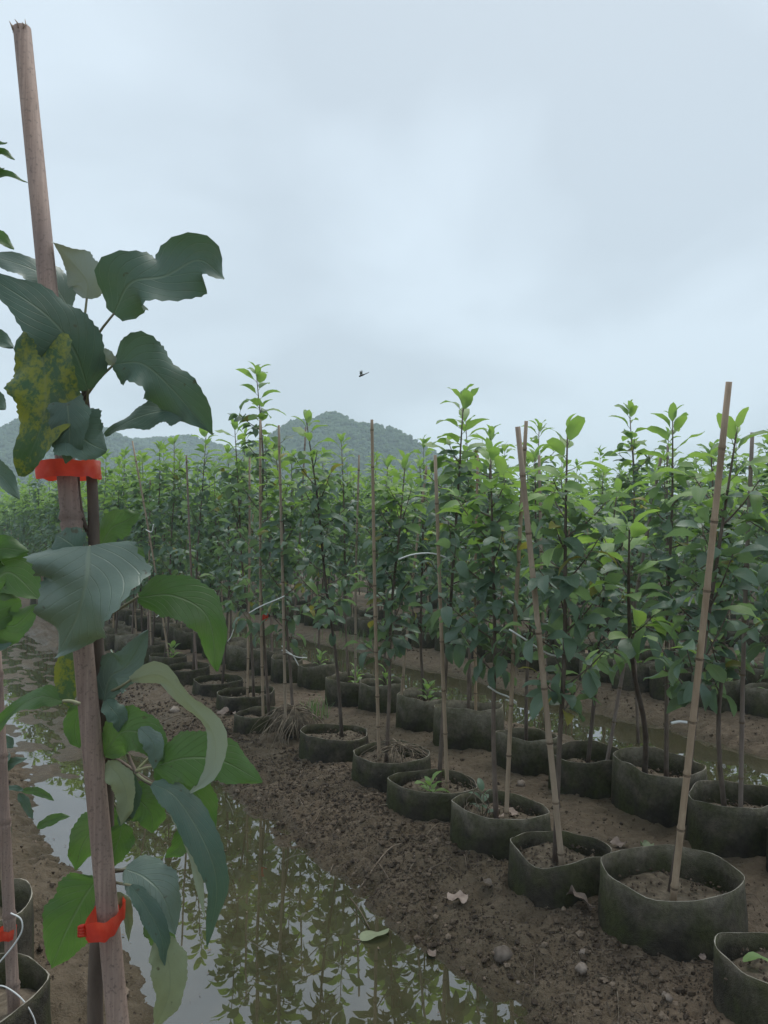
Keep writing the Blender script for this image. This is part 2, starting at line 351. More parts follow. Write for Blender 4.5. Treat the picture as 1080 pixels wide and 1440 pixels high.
M['stone'] = mat_simple('pale_stone', [(0.3, (0.13, 0.10, 0.08)), (0.7, (0.30, 0.25, 0.21))], 35, 0.8, 0.25, 0.4, 0.003, randv=0.4)
M['tie'] = mat_simple('white_plastic_tie', [(0.3, (0.62, 0.63, 0.62)), (0.7, (0.78, 0.79, 0.78))], 20, 0.45, 0.4, 0.1)
M['grass'] = mat_leaf('grass_blade', (0.06, 0.13, 0.03), (0.12, 0.22, 0.05), (0.09, 0.17, 0.05), 0.3, (0.2, 0.4, 0.06), joined=True)
def mat_tape():
    m, t, o = newmat('red_film_tape'); n = noise(t, 45, 3, 0.6)
    c = ramp(t, n.outputs['Fac'], [(0.3, (0.50, 0.040, 0.028)), (0.5, (0.68, 0.065, 0.035)), (0.72, (0.80, 0.16, 0.09))]).outputs[0]
    p = principled(t, None, c, 0.35, 0.5, bump(t, n.outputs['Fac'], 0.5, 0.003))
    tr = N(t, 'ShaderNodeBsdfTranslucent'); tr.inputs[0].default_value = (0.95, 0.10, 0.05, 1)
    ms = N(t, 'ShaderNodeMixShader'); ms.inputs[0].default_value = 0.4
    t.links.new(p.outputs[0], ms.inputs[1]); t.links.new(tr.outputs[0], ms.inputs[2]); t.links.new(ms.outputs[0], o.inputs['Surface']); return m
M['tape'] = mat_tape()
M['hill'] = mat_simple('hill_scrub', [(0.3, (0.030, 0.055, 0.030)), (0.7, (0.065, 0.105, 0.05))], 0.06, 0.95, 0.1, 0.5, 1.0)
M['forest'] = mat_leaf('forest_crown', (0.028, 0.055, 0.026), (0.065, 0.11, 0.045), (0.05, 0.08, 0.04), 0.05, (0.1, 0.2, 0.05), 0.9, 0.1, joined=True)

# ------------------------------------------------------------------ ground: beds and ditches
PERIOD = 2.72
def dist_to_ditch(s, t):
    """signed: > 0 on the bed, < 0 in the ditch; edges wander"""
    wob = 0.10 * fbm(s * 0.9, t * 0.9 + 3, 3) + 0.035 * fbm(s * 5, t * 5, 2)
    c = 0.86 + wob
    k = np.mod(t - c + PERIOD / 2, PERIOD) - PERIOD / 2
    half = np.where(np.abs(t - 0.86) < 1.2, 0.39, 0.36)
    return np.abs(k) - half
def ground_h(s, t):
    s = np.asarray(s, float); t = np.asarray(t, float)
    d = dist_to_ditch(s, t)
    prof = np.interp(d, [-0.40, -0.12, 0.0, 0.06, 0.22, 0.42, 0.6], [-0.22, -0.13, WL, WL + 0.022, -0.022, 0.0, 0.004])
    bar = sstep(3.2, 4.0, s) * sstep(1.9, 1.3, t) * sstep(0.05, 0.4, t)
    prof = np.maximum(prof, bar * (WL - 0.0005 + 0.012 * fbm(s * 3.5 + 4, t * 7, 4)) + (1 - bar) * -1.0)
    near = sstep(40, 15, np.hypot(s, t))
    bank = sstep(-0.07, 0.03, d) * (1 - 0.55 * sstep(0.30, 0.5, d))
    lump = fbm(s * 3.0, t * 3.0, 3) * 0.018
    cl = np.abs(fbm(s * 9, t * 9 + 5, 3)); clod = (0.30 - cl) * 0.05 * bank
    fine = fbm(s * 28, t * 28, 3) * 0.016 * bank * sstep(9, 4, np.hypot(s, t))
    pit = -0.02 * sstep(0.25, 0.5, fbm(s * 4.4 + 8, t * 4.4, 2)) * bank
    h = prof + near * (lump * sstep(-0.02, 0.1, d) + clod + fine + pit)
    return h
def gz(x, y):
    s, t = ST_of(x, y); return float(ground_h(s, t))
def axis(segs):
    a = []
    for lo, hi, st in segs: a.append(np.arange(lo, hi, st))
    return np.concatenate(a + [[segs[-1][1]]])
sa = axis([(-2500, -300, 550), (-300, -20, 70), (-20, -2, 2), (-2, 0.4, 0.12), (0.4, 4.6, 0.0125), (4.6, 9, 0.04), (9, 25, 0.14), (25, 80, 1.0), (80, 400, 40), (400, 2600, 440)])
ta = axis([(-2500, -300, 550), (-300, -20, 70), (-20, -2, 1.5), (-2, -0.2, 0.09), (-0.2, 3.9, 0.0125), (3.9, 7.5, 0.04), (7.5, 20, 0.11), (20, 60, 0.5), (60, 400, 34), (400, 2600, 440)])
SS, TT = np.meshgrid(sa, ta, indexing='ij')
HH = ground_h(SS, TT)
XX = TT * CT - SS * ST; YY = TT * ST + SS * CT
ni, nj = SS.shape
ii, jj = np.meshgrid(np.arange(ni - 1), np.arange(nj - 1), indexing='ij')
a0 = (ii * nj + jj).ravel()
gf = np.stack([a0, a0 + nj, a0 + nj + 1, a0 + 1], 1)[:, ::-1]
ground = obj('ground', mesh_of('ground', np.stack([XX.ravel(), YY.ravel(), HH.ravel()], 1), np.ascontiguousarray(gf), [M['mud']]))
tag(ground, 'bare wet brown mud ground shaped into planting beds and ditches', 'ground', kind='structure')
for k in range(-1, 9):
    c = 0.86 + k * PERIOD; s0, s1, hw = -8.0, 60.0, 0.62
    q = [(*W(s0, c - hw), WL), (*W(s0, c + hw), WL), (*W(s1, c + hw), WL), (*W(s1, c - hw), WL)]
    wt = obj('ditch_water', mesh_of('ditch_water', q, [(0, 1, 2, 3)], [M['water']], False))
    tag(wt, 'still olive ditch water mirroring the saplings and grey sky', 'water', kind='structure')

# ------------------------------------------------------------------ hills and their woods
def hill(px, yt, D, wid, dep, seed, label):
    top = P(px, yt, D); cx, cy_, hz = top.x, top.y, top.z
    n = 90; g = np.linspace(-1, 1, n); U, V = np.meshgrid(g, g, indexing='ij')
    r = np.hypot(U, V)
    Z = hz * (np.clip(1 - r ** 1.5, 0, 1) ** 0.9) * (1 + 0.22 * fbm(U * 1.8 + seed, V * 1.8, 3)) + 0.3 * fbm(U * 16 + seed, V * 16, 3) - 3.0 * (r > 0.985) - 0.5
    Xh = cx + U * wid; Yh = cy_ + V * dep
    ia, ja = np.meshgrid(np.arange(n - 1), np.arange(n - 1), indexing='ij'); a = (ia * n + ja).ravel()
    ff = np.ascontiguousarray(np.stack([a, a + n, a + n + 1, a + 1], 1))
    o = obj('hill', mesh_of('hill', np.stack([Xh.ravel(), Yh.ravel(), Z.ravel()], 1), ff, [M['hill']]))
    tag(o, label, 'hill', kind='structure')
    # woods on the slope that faces the nursery
    rng = np.random.default_rng(seed); k = 14000
    u = rng.uniform(-0.93, 0.93, k); v = rng.uniform(-0.95, 0.25, k)
    iu = ((u + 1) / 2 * (n - 1)).astype(int); iv = ((v + 1) / 2 * (n - 1)).astype(int)
    pos = np.stack([cx + u * wid, cy_ + v * dep, Z[iu, iv] + 0.25], 1)
    keep = (pos[:, 2] > 1.5); pos = pos[keep]
    phi = (1 + 5 ** 0.5) / 2
    ico = np.array([(-1, phi, 0), (1, phi, 0), (-1, -phi, 0), (1, -phi, 0), (0, -1, phi), (0, 1, phi), (0, -1, -phi), (0, 1, -phi), (phi, 0, -1), (phi, 0, 1), (-phi, 0, -1), (-phi, 0, 1)]) / math.hypot(1, phi)
    icf = np.array([(0, 11, 5), (0, 5, 1), (0, 1, 7), (0, 7, 10), (0, 10, 11), (1, 5, 9), (5, 11, 4), (11, 10, 2), (10, 7, 6), (7, 1, 8), (3, 9, 4), (3, 4, 2), (3, 2, 6), (3, 6, 8), (3, 8, 9), (4, 9, 5), (2, 4, 11), (6, 2, 10), (8, 6, 7), (9, 8, 1)])
    nn = len(pos); sc = rng.uniform(0.22, 0.62, (nn, 1, 1)) * np.array([1, 1, 1.15]) * rng.uniform(0.7, 1.3, (nn, 12, 1))
    vv = pos[:, None, :] + ico[None] * sc
    fo = (icf[None] + (np.arange(nn) * 12)[:, None, None]).reshape(-1, 3)
    w_ = obj('hill_forest', mesh_of('hill_forest', vv.reshape(-1, 3), fo, [M['forest']], True))
    tag(w_, 'dense dark green woods covering the ' + label.split(' seen')[0], 'woods', kind='stuff')
hill(455, 588, 170, 46, 40, 5, 'rounded wooded hill seen beyond the middle of the nursery')
hill(70, 584, 185, 52, 46, 9, 'long wooded hill seen behind the tall staked sapling')
hill(235, 612, 220, 62, 42, 21, 'low paler wooded ridge seen between the two hills')

# ------------------------------------------------------------------ leaves
def leaf_profile(u, pr=(0.55, 0.82)):
    a, b = pr; pk = a / (a + b)
    return (u ** a) * ((1 - u) ** b) / ((pk ** a) * ((1 - pk) ** b))
def blade(spine, normals, hw, nu=8, nv=4, fold=0.25, wave=0.0, wn=2.0, ph=0.0, curl=0.0, serr=0.0, petiole=None, pr=0.0011, asym=0.0, prof=(0.55, 0.82)):
    """blade round a spine (list of points base..tip); normals = upper-face normal at base and tip; returns v, f, uv, material index"""
    sp = catmull(spine, nu + 1); n0, n1 = [np.asarray(k, float) for k in normals]
    tg = np.gradient(sp, axis=0); tg /= np.linalg.norm(tg, axis=1)[:, None] + 1e-12
    L = np.linalg.norm(np.diff(sp, axis=0), axis=1).sum()
    v = []; uv = []; f = []; mi = []
    for i in range(nu + 1):
        u = i / nu; n = n0 * (1 - u) + n1 * u
        n = n - tg[i] * np.dot(n, tg[i]); n /= np.linalg.norm(n) + 1e-9
        b = np.cross(n, tg[i])
        wd = hw * leaf_profile(min(max(u, 0.012), 0.995), prof)
        for j in range(nv + 1):
            x = -1 + 2 * j / nv; side = 1 if x > 0 else -1
            ww = wd * (1 + asym * side)
            if serr:
                if abs(x) > 0.99 and i % 2: ww *= (1 - serr)
                ww *= 1 + abs(x) ** 3 * (0.06 * math.sin(17 * u + 3 * ph + side) + 0.05 * math.sin(29 * u + 5 * ph - 2 * side))
            lat = x * ww
            up = abs(x) * ww * fold - curl * x * x * ww + wave * hw * x * x * math.sin(2 * PI * wn * u + ph + (1.9 if x > 0 else 0)) * min(1, 4 * u * (1.15 - u)) + (0.035 * hw * math.sin(23 * u + 4 * x + 2 * ph) * abs(x) if serr else 0)
            v.append(sp[i] + b * lat * math.sqrt(max(0.2, 1 - fold * fold * 0.6)) + n * up)
            uv.append((u, 0.5 + 0.5 * x))
    for i in range(nu):
        for j in range(nv):
            a = i * (nv + 1) + j
            f.append((a, a + nv + 1, a + nv + 2, a + 1)); mi.append(0)
    if petiole is not None:
        tv, tf = tube(petiole, [pr * 1.25] + [pr] * (len(petiole) - 1), 5, False)
        o = len(v); v += list(tv); uv += [(0, 0.5)] * len(tv)
        f += [tuple(k + o for k in q) for q in tf]; mi += [1] * len(tf)
    return v, f, uv, mi

# shared leaves for the saplings; each starts at its stalk's foot (origin), points along +X, upper face +Z
LEAF_V = {'mature': [], 'young': [], 'yellowing': []}
LEAF_LOW = []
for k in range(12):
    rr = random.Random(100 + k)
    L = rr.uniform(0.92, 1.08); hw = rr.uniform(0.25, 0.31); dr = rr.uniform(0.10, 0.42); side = rr.uniform(-0.10, 0.10); pl = 0.26
    spn = [(pl, 0, 0.02), (pl + 0.35 * L, side * 0.5, 0.06), (pl + 0.7 * L, side, 0.02 - dr * 0.35), (pl + 0.97 * L, side * 1.7, -dr)]
    v, f, uv, mi = blade(spn, ((0, 0, 1), (dr, rr.uniform(-0.4, 0.4), 1)), hw, 5, 4, rr.uniform(0.1, 0.45), rr.uniform(0.05, 0.22), rr.uniform(1, 2), rr.uniform(0, 6), rr.uniform(0, 0.15),
                         petiole=[(0, 0, 0), (pl * 0.6, 0, 0.015), (pl + 0.02, 0, 0.02)], pr=0.013)
    for key in LEAF_V: LEAF_V[key].append(mesh_of('leaf_' + key, v, f, [M[key], M['petiole']], True, mi, uv))
    v2, f2, uv2, m2 = blade(spn, ((0, 0, 1), (dr, 0, 1)), hw, 3, 2, rr.uniform(0.15, 0.4), 0.12, 1.3, rr.uniform(0, 6))
    LEAF_LOW.append((np.array(v2), np.array(f2), np.array(uv2)))

def frame_from(dirv, roll=0.0):
    x = Vector(dirv).normalized(); z = Vector((0, 0, 1)); z = z - x * z.dot(x)
    if z.length < 1e-3: z = Vector((0, 1, 0)) - x * x.y
    z.normalize(); y = z.cross(x)
    m = Matrix((x, y, z)).transposed()
    return m @ Matrix.Rotation(roll, 3, 'X')

def sapling_plan(rr, base, top, hb=0.58, dens=1.0, mid=None, lead_young=0.46, size=1.0, shoots=None):
    """returns trunk path/radii, shoot paths, leaf list [(pos, dir, roll, length, young)] relative to base"""
    B = np.zeros(3); T = np.array(top) - np.array(base)
    H = T[2]
    wig = [np.array([rr.uniform(-1, 1), rr.uniform(-1, 1), 0]) * 0.022 for _ in range(4)]
    pts = [B]
    if mid is not None: pts.append(np.array(mid) - np.array(base))
    else:
        for k, q in enumerate((0.25, 0.5, 0.75)): pts.append(T * q + wig[k])
    T[:2] += 0; pts.append(T)
    trunk = catmull(pts, 14)
    rad = np.interp(np.linspace(0, 1, 14), [0, 0.15, 0.7, 1], [0.0105, 0.0085, 0.0055, 0.0022]) * size
    seg = lambda h: np.array([np.interp(h, trunk[:, 2], trunk[:, k]) for k in range(3)])
    leaves = []; sh = []; az = rr.uniform(0, 6.28)
    h = H - 0.005
    lead = min(0.62, (H - hb) * 0.62); step = 0.025 / dens
    while h > H - lead:
        q = (H - h) / lead; az += 2.4 + rr.uniform(-0.35, 0.35)
        el = R(np.interp(q, [0, 0.12, 0.5, 1.0], [72, 34, 10, -14]) + rr.uniform(-14, 14))
        Ln = np.interp(q, [0, 0.1, 0.3, 1], [0.046, 0.088, 0.102, 0.088]) * rr.uniform(0.85, 1.15) * size
        leaves.append((seg(h), (math.cos(az) * math.cos(el), math.sin(az) * math.cos(el), math.sin(el)), rr.uniform(-0.5, 0.5), Ln, (H - h) < lead_young * rr.uniform(0.7, 1.15)))
        h -= step * rr.uniform(0.75, 1.25) * (0.45 if q < 0.1 else 1)
    ns = shoots if shoots is not None else int(round(17 * dens * rr.uniform(0.85, 1.15)))
    for k in range(ns):
        hh = hb + (H - lead * 0.35 - hb) * (k + rr.uniform(0.1, 0.9)) / ns
        az += 2.4 + rr.uniform(-0.6, 0.6); ln = rr.uniform(0.10, 0.26) * np.interp(hh, [hb, hb + 0.2, H], [0.8, 1.1, 0.55]) * size
        el = R(rr.uniform(18, 55)); d = np.array([math.cos(az) * math.cos(el), math.sin(az) * math.cos(el), math.sin(el)])
        p0 = seg(hh); p1 = p0 + d * ln * 0.55; p2 = p0 + d * ln + np.array([0, 0, 0.02])
        path = catmull([p0, p1, p2], 5); sh.append(path)
        nl = max(6, int(round(12 * rr.uniform(0.8, 1.2) * (ln / 0.18) ** 0.5)))
        a2 = rr.uniform(0, 6.28)
        for j in range(nl):
            q = (j + 0.6) / nl; p = np.array([np.interp(q * 4, range(5), path[:, c]) for c in range(3)])
            a2 += 2.4; el2 = R(np.interp(hh, [hb, H], [-34, -4]) + rr.uniform(-38, 34) + (28 if j == nl - 1 else 0))
            dd = np.array([math.cos(a2) * math.cos(el2), math.sin(a2) * math.cos(el2), math.sin(el2)]) + d * 0.5
            leaves.append((p, dd, rr.uniform(-0.7, 0.7), rr.choice((rr.uniform(0.04, 0.065), rr.uniform(0.06, 0.085), rr.uniform(0.065, 0.092))) * size, (hh > H - lead_young * 0.7 and q > 0.4) or (q > 0.85 and rr.random() < 0.10)))
    return trunk, rad, sh, leaves

def wood_mesh(name, trunk, rad, sh, sides=7):
    mb = MB(); mb.add(*tube(trunk, rad, sides))
    for p in sh: mb.add(*tube(p, np.linspace(0.003, 0.0014, len(p)), 4, False))
    return mb.mesh(name, [M['bark']])

NLEAF = [0]
def near_sapling(base, top, seed, label, group, **kw):
    rr = random.Random(seed)
    trunk, rad, sh, leaves = sapling_plan(rr, base, top, **kw)
    root = empty('apple_sapling', base); tag(root, label, 'sapling', group)
    obj('trunk', wood_mesh('trunk', trunk, rad, sh), root)
    for pos, d, roll, L, yg in leaves:
        m = rr.choice(LEAF_V['young' if yg else ('yellowing' if rr.random() < 0.025 else 'mature')])
        mm = (frame_from(d, roll) @ Matrix.Diagonal((L * 1.12, L * 0.92, L) if yg else (L, L, L))).to_4x4(); mm.translation = Vector(pos)
        obj('leaf', m, root, mat=mm); NLEAF[0] += 1
    return root

def crown_arrays(leaves, rr):
    V = []; Fq = []; UV = []; MI = []; o = 0
    for pos, d, roll, L, yg in leaves:
        v, f, uv = LEAF_LOW[rr.randrange(len(LEAF_LOW))]
        m = np.array(frame_from(d, roll)) * L * 1.12
        V.append(v @ m.T + np.array(pos)); Fq.append(f + o); UV.append(uv); MI.append(np.full(len(f), 1 if yg else 0)); o += len(v)
    return np.concatenate(V), np.concatenate(Fq), np.concatenate(UV), np.concatenate(MI)

# ------------------------------------------------------------------ bamboo stakes
def stake_mesh(path, r0, r1, seed, mat, node=0.17, sides=9):
    rr = random.Random(seed); path = [np.asarray(p, float) for p in path]
    n0 = 40; c = catmull(path, n0); L = np.concatenate([[0], np.cumsum(np.linalg.norm(np.diff(c, axis=0), axis=1))])
    st = []; x = rr.uniform(0.03, node); tot = L[-1]
    at = [0.0]; rd = [0.0]; nodes = []
    while x < tot - 0.02: nodes.append(x); x += node * rr.uniform(0.8, 1.2)
    ss = [0.0]; ks = [1.0]
    for q in nodes:
        for dx, k in ((-0.012, 1.0), (-0.0035, 1.16), (0.0, 1.0), (0.0035, 1.24), (0.012, 1.0)): ss.append(q + dx); ks.append(k)
    ss.append(tot); ks.append(0.97)
    ss = np.array(ss); ks = np.array(ks)
    order = np.argsort(ss); ss = ss[order]; ks = ks[order]
    pts = np.stack([np.interp(ss, L, c[:, k]) for k in range(3)], 1)
    v, f = tube(pts, np.interp(ss, [0, tot], [r0, r1]) * ks, sides)
    mi = []
    for i in range(len(pts) - 1):
        mid_ = (ss[i] + ss[i + 1]) / 2; mi += [1 if any(abs(mid_ - q) < 0.0037 for q in nodes) else 0] * sides
    return v, f, mi + [0, 0]
def stake(base, top, r0, r1, seed, label, group, mat='bamboo', bend=0.0, mid=None):
    rr = random.Random(seed); b = np.array(base); t = np.array(top)
    m = (b + t) / 2 + np.array([rr.uniform(-1, 1), rr.uniform(-1, 1), 0]) * bend if mid is None else np.array(mid)
    v, f, smi = stake_mesh([b * 0, m - b, t - b], r0, r1, seed, mat)
    o = obj('bamboo_stake', mesh_of('bamboo_stake', v, f, [M[mat], M['node']], True, smi), loc=base); tag(o, label, 'stake', group); return o

# ------------------------------------------------------------------ grow rings
def pot_mesh(seed, D, Hh, lop=0.05, level=0.6, flat=0.0, ang=0.0, sag=0.0):
    """thin felt ring with rolled irregular rim; returns ring mesh and soil mesh (origin at the foot)"""
    rr = random.Random(seed); n = 44; th = 0.0026; lop = lop + 0.02; r0 = D / 2
    p2, p3, p5 = rr.uniform(0, 6), rr.uniform(0, 6), rr.uniform(0, 6)
    def rad(a, h):
        k = 1 + lop * math.cos(2 * (a - p2)) + lop * 0.5 * math.cos(3 * (a - p3)) + 0.018 * math.cos(7 * a + p5) + 0.010 * math.cos(5 * a + p2 + 2 * h)
        return r0 * (k + (0.05 * (1 - h) - 0.015) + 0.02 * math.sin(3 * a + p3) * h)
    def rimz(a): return Hh * (1 + 0.05 * math.cos(a - p5) + 0.035 * math.cos(3 * a + p2) + 0.015 * math.cos(8 * a + p3)) - sag * max(0, math.cos(a - ang)) ** 6
    v = []; hs = [-0.25, 0.0, 0.3, 0.6, 0.85, 1.0]
    for h in hs:
        for k in range(n):
            a = 2 * PI * k / n; r = rad(a, max(h, 0)) * (1 + 0.008 * math.sin(11 * a + 5 * h + p3)); v.append((r * math.cos(a), r * math.sin(a), rimz(a) * h))
    for h in (1.0, 0.7, 0.3):
        for k in range(n):
            a = 2 * PI * k / n; r = rad(a, h) - th; v.append((r * math.cos(a), r * math.sin(a), rimz(a) * h + (0.0003 if h == 1.0 else 0)))
    f = []; mi = []; rows = len(hs) + 3
    for i in range(rows - 1):
        for k in range(n):
            k2 = (k + 1) % n; f.append((i * n + k, i * n + k2, (i + 1) * n + k2, (i + 1) * n + k)); mi.append(1 if i == len(hs) - 1 else 0)
    ring = mesh_of('grow_ring', v, f, [M['pot'], M['rim']], True, mi)
    sv_ = [(0, 0, Hh * level + 0.004)]; q = [0.3, 0.55, 0.8, 1.0]
    for e in q:
        for k in range(n):
            a = 2 * PI * k / n; r = (rad(a, level) - th - 0.0005) * e
            sv_.append((r * math.cos(a), r * math.sin(a), Hh * level + 0.012 * math.sin(3 * a + p2) * e + rr.uniform(-0.006, 0.006) - 0.012 * (e > 0.9)))
    sf = [(0, 1 + k, 1 + (k + 1) % n) for k in range(n)]
    for i in range(len(q) - 1):
        for k in range(n):
            k2 = (k + 1) % n; sf.append((1 + i * n + k, 1 + (i + 1) * n + k, 1 + (i + 1) * n + k2, 1 + i * n + k2))
    return ring, mesh_of('soil', sv_, sf, [M['soil']])
def put_pot(c, seed, D, Hh, label, group, **kw):
    ring, soil = pot_mesh(seed, D, Hh, **kw)
    o = obj('grow_pot', ring, loc=c); tag(o, label, 'pot', group); obj('soil', soil, o); return o

# ------------------------------------------------------------------ the near bed, pot by pot
ORD = ['first', 'second', 'third', 'fourth', 'fifth', 'sixth', 'seventh', 'eighth', 'ninth', 'tenth', 'eleventh', 'twelfth', 'thirteenth', 'fourteenth']
BASES = {}; POTOBJ = {}
def pot_from_px(l, r, yb):
    g = G((l + r) / 2, yb, -0.005); d = depth(g); D = (r - l) / F * d * 1.03
    dirv = Vector((g.x, g.y, 0)).normalized(); D = min(max(D, 0.26), 0.36)
    return g + dirv * D / 2, D
# (left, right, bottom row, ring height, soil level, lop, stake(px_base, top px, top py, old?), trunk(px_base, top px, top py, opts))
FRONT = [
    (1010, 1190, 1480, .13, .62, .04, None, None),
    (850, 1041, 1352, .155, .55, .06, (934, 1025, 537, 'bamboo'), (946, 1036, 606, {'d': .62})),
    (719, 856, 1275, .12, .62, .05, (787, 728, 600, 'bamboo'), (779, 798, 606, {'d': .8})),
    (636, 770, 1208, .125, .60, .06, (708, 740, 592, 'bamboo'), (698, 690, 640, {})),
    (550, 672, 1157, .105, .65, .05, (629, 612, 640, 'bamboo'), (618, 652, 560, {})),
    (490, 610, 1113, .12, .62, .07, (534, 523, 590, 'bamboo'), (543, 570, 648, {})),
    (420, 522, 1076, .115, .70, .05, None, (481, 431, 592, {})),
    (362, 462, 1052, .07, .9, .05, (404, 392, 598, 'bamboo'), (412, 388, 640, {})),
    (333, 392, 1034, .10, .55, .05, (372, 366, 590, 'bamboo'), (378, 360, 520, {})),
    (305, 388, 1003, .10, .55, .05, (349, 351, 640, 'bamboo'), (356, 330, 600, {})),
    (265, 346, 982, .10, .55, .05, None, (312, 345, 612, {})),
    (231, 296, 965, .12, .55, .05, (280, 262, 640, 'bamboo_old'), (270, 290, 610, {})),
    (209, 262, 946, .12, .6, .05, (241, 186, 620, 'bamboo'), (230, 245, 620, {})),
]
BACK = [
    (1090, 1240, 1265, .16, .6, .05, (1120, 1120, 640, 'bamboo'), (1150, 1105, 620, {})),
    (967, 1103, 1212, .165, .55, .05, (1036, 1058, 608, 'bamboo_old'), (1022, 1000, 640, {})),
    (865, 989, 1163, .185, .60, .06, None, (936, 946, 590, {})),
    (775, 878, 1127, .165, .55, .06, (843, 930, 640, 'bamboo_old'), (826, 868, 690, {'d': .7})),
    (700, 786, 1092, .155, .55, .05, (768, 758, 640, 'bamboo'), (742, 752, 640, {})),
    (613, 707, 1060, .20, .70, .05, (668, 672, 640, 'bamboo'), (660, 690, 610, {})),
    (559, 630, 1030, .19, .75, .05, (562, 600, 655, 'bamboo'), (598, 590, 650, {})),
    (510, 563, 1007, .18, .6, .05, None, (540, 545, 650, {})),
    (460, 531, 996, .16, .6, .05, (500, 505, 640, 'bamboo'), (492, 480, 620, {})),
    (424, 466, 972, .17, .6, .05, None, (447, 455, 640, {})),
    (382, 426, 962, .17, .6, .05, (410, 430, 600, 'bamboo_old'), (400, 410, 640, {})),
]
seed = 1000
for row, table in (('near', FRONT), ('second', BACK)):
    for i, (l, r, yb, Hh, lev, lop, stk, trk) in enumerate(table):
        seed += 1
        c, D = pot_from_px(l, r, yb); c.z = gz(c.x, c.y) - 0.006 if row == 'second' else min(0.0, gz(c.x, c.y)) - 0.004
        where = '%s of the %s pot row from the lower right' % (ORD[i], row)
        if not (row == 'near' and i == 7):
            extra = 'dented dark felt grow ring, ' if (row, i) == ('near', 2) else ('wide dark felt grow ring, ' if (row, i) == ('near', 1) else 'dark felt grow ring, ')
            POTOBJ[(row, i)] = put_pot(c, seed, D, Hh, extra + where, 'grow rings of the near bed', lop=lop, level=lev, ang=R(235), sag=0.022 if (row, i) == ('near', 2) else 0.0)
        BASES[(row, i)] = (c, D, Hh * lev)
        dz = depth(c); soilz = c.z + Hh * lev - 0.02
        which = 'the %s pot of the %s row from the lower right' % (ORD[i], row)
        if stk:
            b = P(stk[0], YH, dz); b = Vector((b.x, c.y + random.uniform(-.06, -.02), soilz - 0.03))
            tp = P(stk[1], stk[2], dz + random.uniform(-0.22, -0.10))
            big = (row == 'near' and i < 3)
            stake(b, tp, 0.0092 if big else 0.0080, 0.0080 if big else 0.0066, seed, 'tan bamboo stake in ' + which if stk[3] == 'bamboo' else 'weathered dark bamboo stake in ' + which,
                  'bamboo stakes of the near bed', stk[3], 0.012)
        if trk:
            b = P(trk[0], YH, dz); b = Vector((b.x, c.y + random.uniform(-.02, .05), soilz - 0.01))
            tp = P(trk[1], trk[2], dz + random.uniform(-0.05, 0.05))
            near_sapling(b, tp, seed, 'leafy apple sapling growing in ' + which, 'saplings of the near bed', hb=random.uniform(0.44, 0.58), dens=random.uniform(0.9, 1.05) * trk[3].get('d', 1.0))

c, D, sl = BASES[('second', 2)]; dz = depth(c) - 0.10
b = P(896, YH, dz); tp = P(885, 745, dz - 0.42)
near_sapling(Vector((c.x - 0.06, c.y - 0.01, c.z + sl - 0.01)), tp, 77, 'short sapling of bright lime leaves beside the big leaning stake', 'saplings of the near bed', hb=0.42, lead_young=3.0, shoots=3, dens=0.7, size=1.25)

# ------------------------------------------------------------------ the rest of the nursery
SPOTS = []
def in_view(x, y):
    q = pix((x, y, 0.9)); m = 160 + 300 / max(q[2], 0.5)
    return q[2] > 0.6 and -m < q[0] < 1080 + m
sF = max(ST_of(*BASES[('near', 12)][0].xy)[0], 0); sB = ST_of(*BASES[('second', 10)][0].xy)[0]
rj = random.Random(5)
for bed in range(0, 16):
    for side in (0, 1):
        t0 = 1.79 + bed * (PERIOD) + 0.66 * side
        s = (sF + 0.36) if (bed == 0 and side == 0) else ((sB + 0.36) if bed == 0 else 0.0)
        while s < 70:
            x, y = W(s, t0 + rj.uniform(-0.05, 0.05))
            if in_view(x, y): SPOTS.append((math.hypot(x, y), x, y, bed, side))
            s += rj.uniform(0.335, 0.40) * (1.0 if y < 25 else 1.5)
SPOTS.sort()
VAR = []
for k in range(9):
    rr = random.Random(400 + k); H = rr.uniform(1.42, 1.78)
    trunk, rad, sh, leaves = sapling_plan(rr, (0, 0, 0), (rr.uniform(-.06, .06), rr.uniform(-.06, .06), H), hb=rr.uniform(0.36, 0.5), dens=rr.uniform(1.0, 1.2))
    v, f, uv, mi = crown_arrays(leaves, rr)
    VAR.append((wood_mesh('trunk', trunk, rad, sh, 5), mesh_of('crown', v, f, [M['mature_j'], M['young_j']], True, mi, uv), (trunk, rad, leaves)))
POTV = [pot_mesh(800 + k, rj.uniform(0.28, 0.34), rj.uniform(0.15, 0.20), level=rj.uniform(0.55, 0.75)) for k in range(6)]
STKV = []
for k in range(6):
    rr = random.Random(600 + k); hh = rr.uniform(1.15, 1.62); dx, dy = rr.uniform(-.16, .16), rr.uniform(-.12, .12)
    v, f, smi = stake_mesh([(0, 0, 0), (dx * .5 + rr.uniform(-.01, .01), dy * .5, hh / 2), (dx, dy, hh)], 0.0085, 0.0068, k, None, sides=6)
    STKV.append((mesh_of('bamboo_stake', v, f, [M['bamboo' if k % 3 else 'bamboo_old'], M['node']], True, smi), hh, (dx, dy)))
N_IND = 262; N_LEAFY = 5; n_leafy = 0
far = MB(); farV = []; farF = []; farU = []; farM = []; fo = 0; farst = MB(); farpot = MB()
CUSTOM = {0: None}
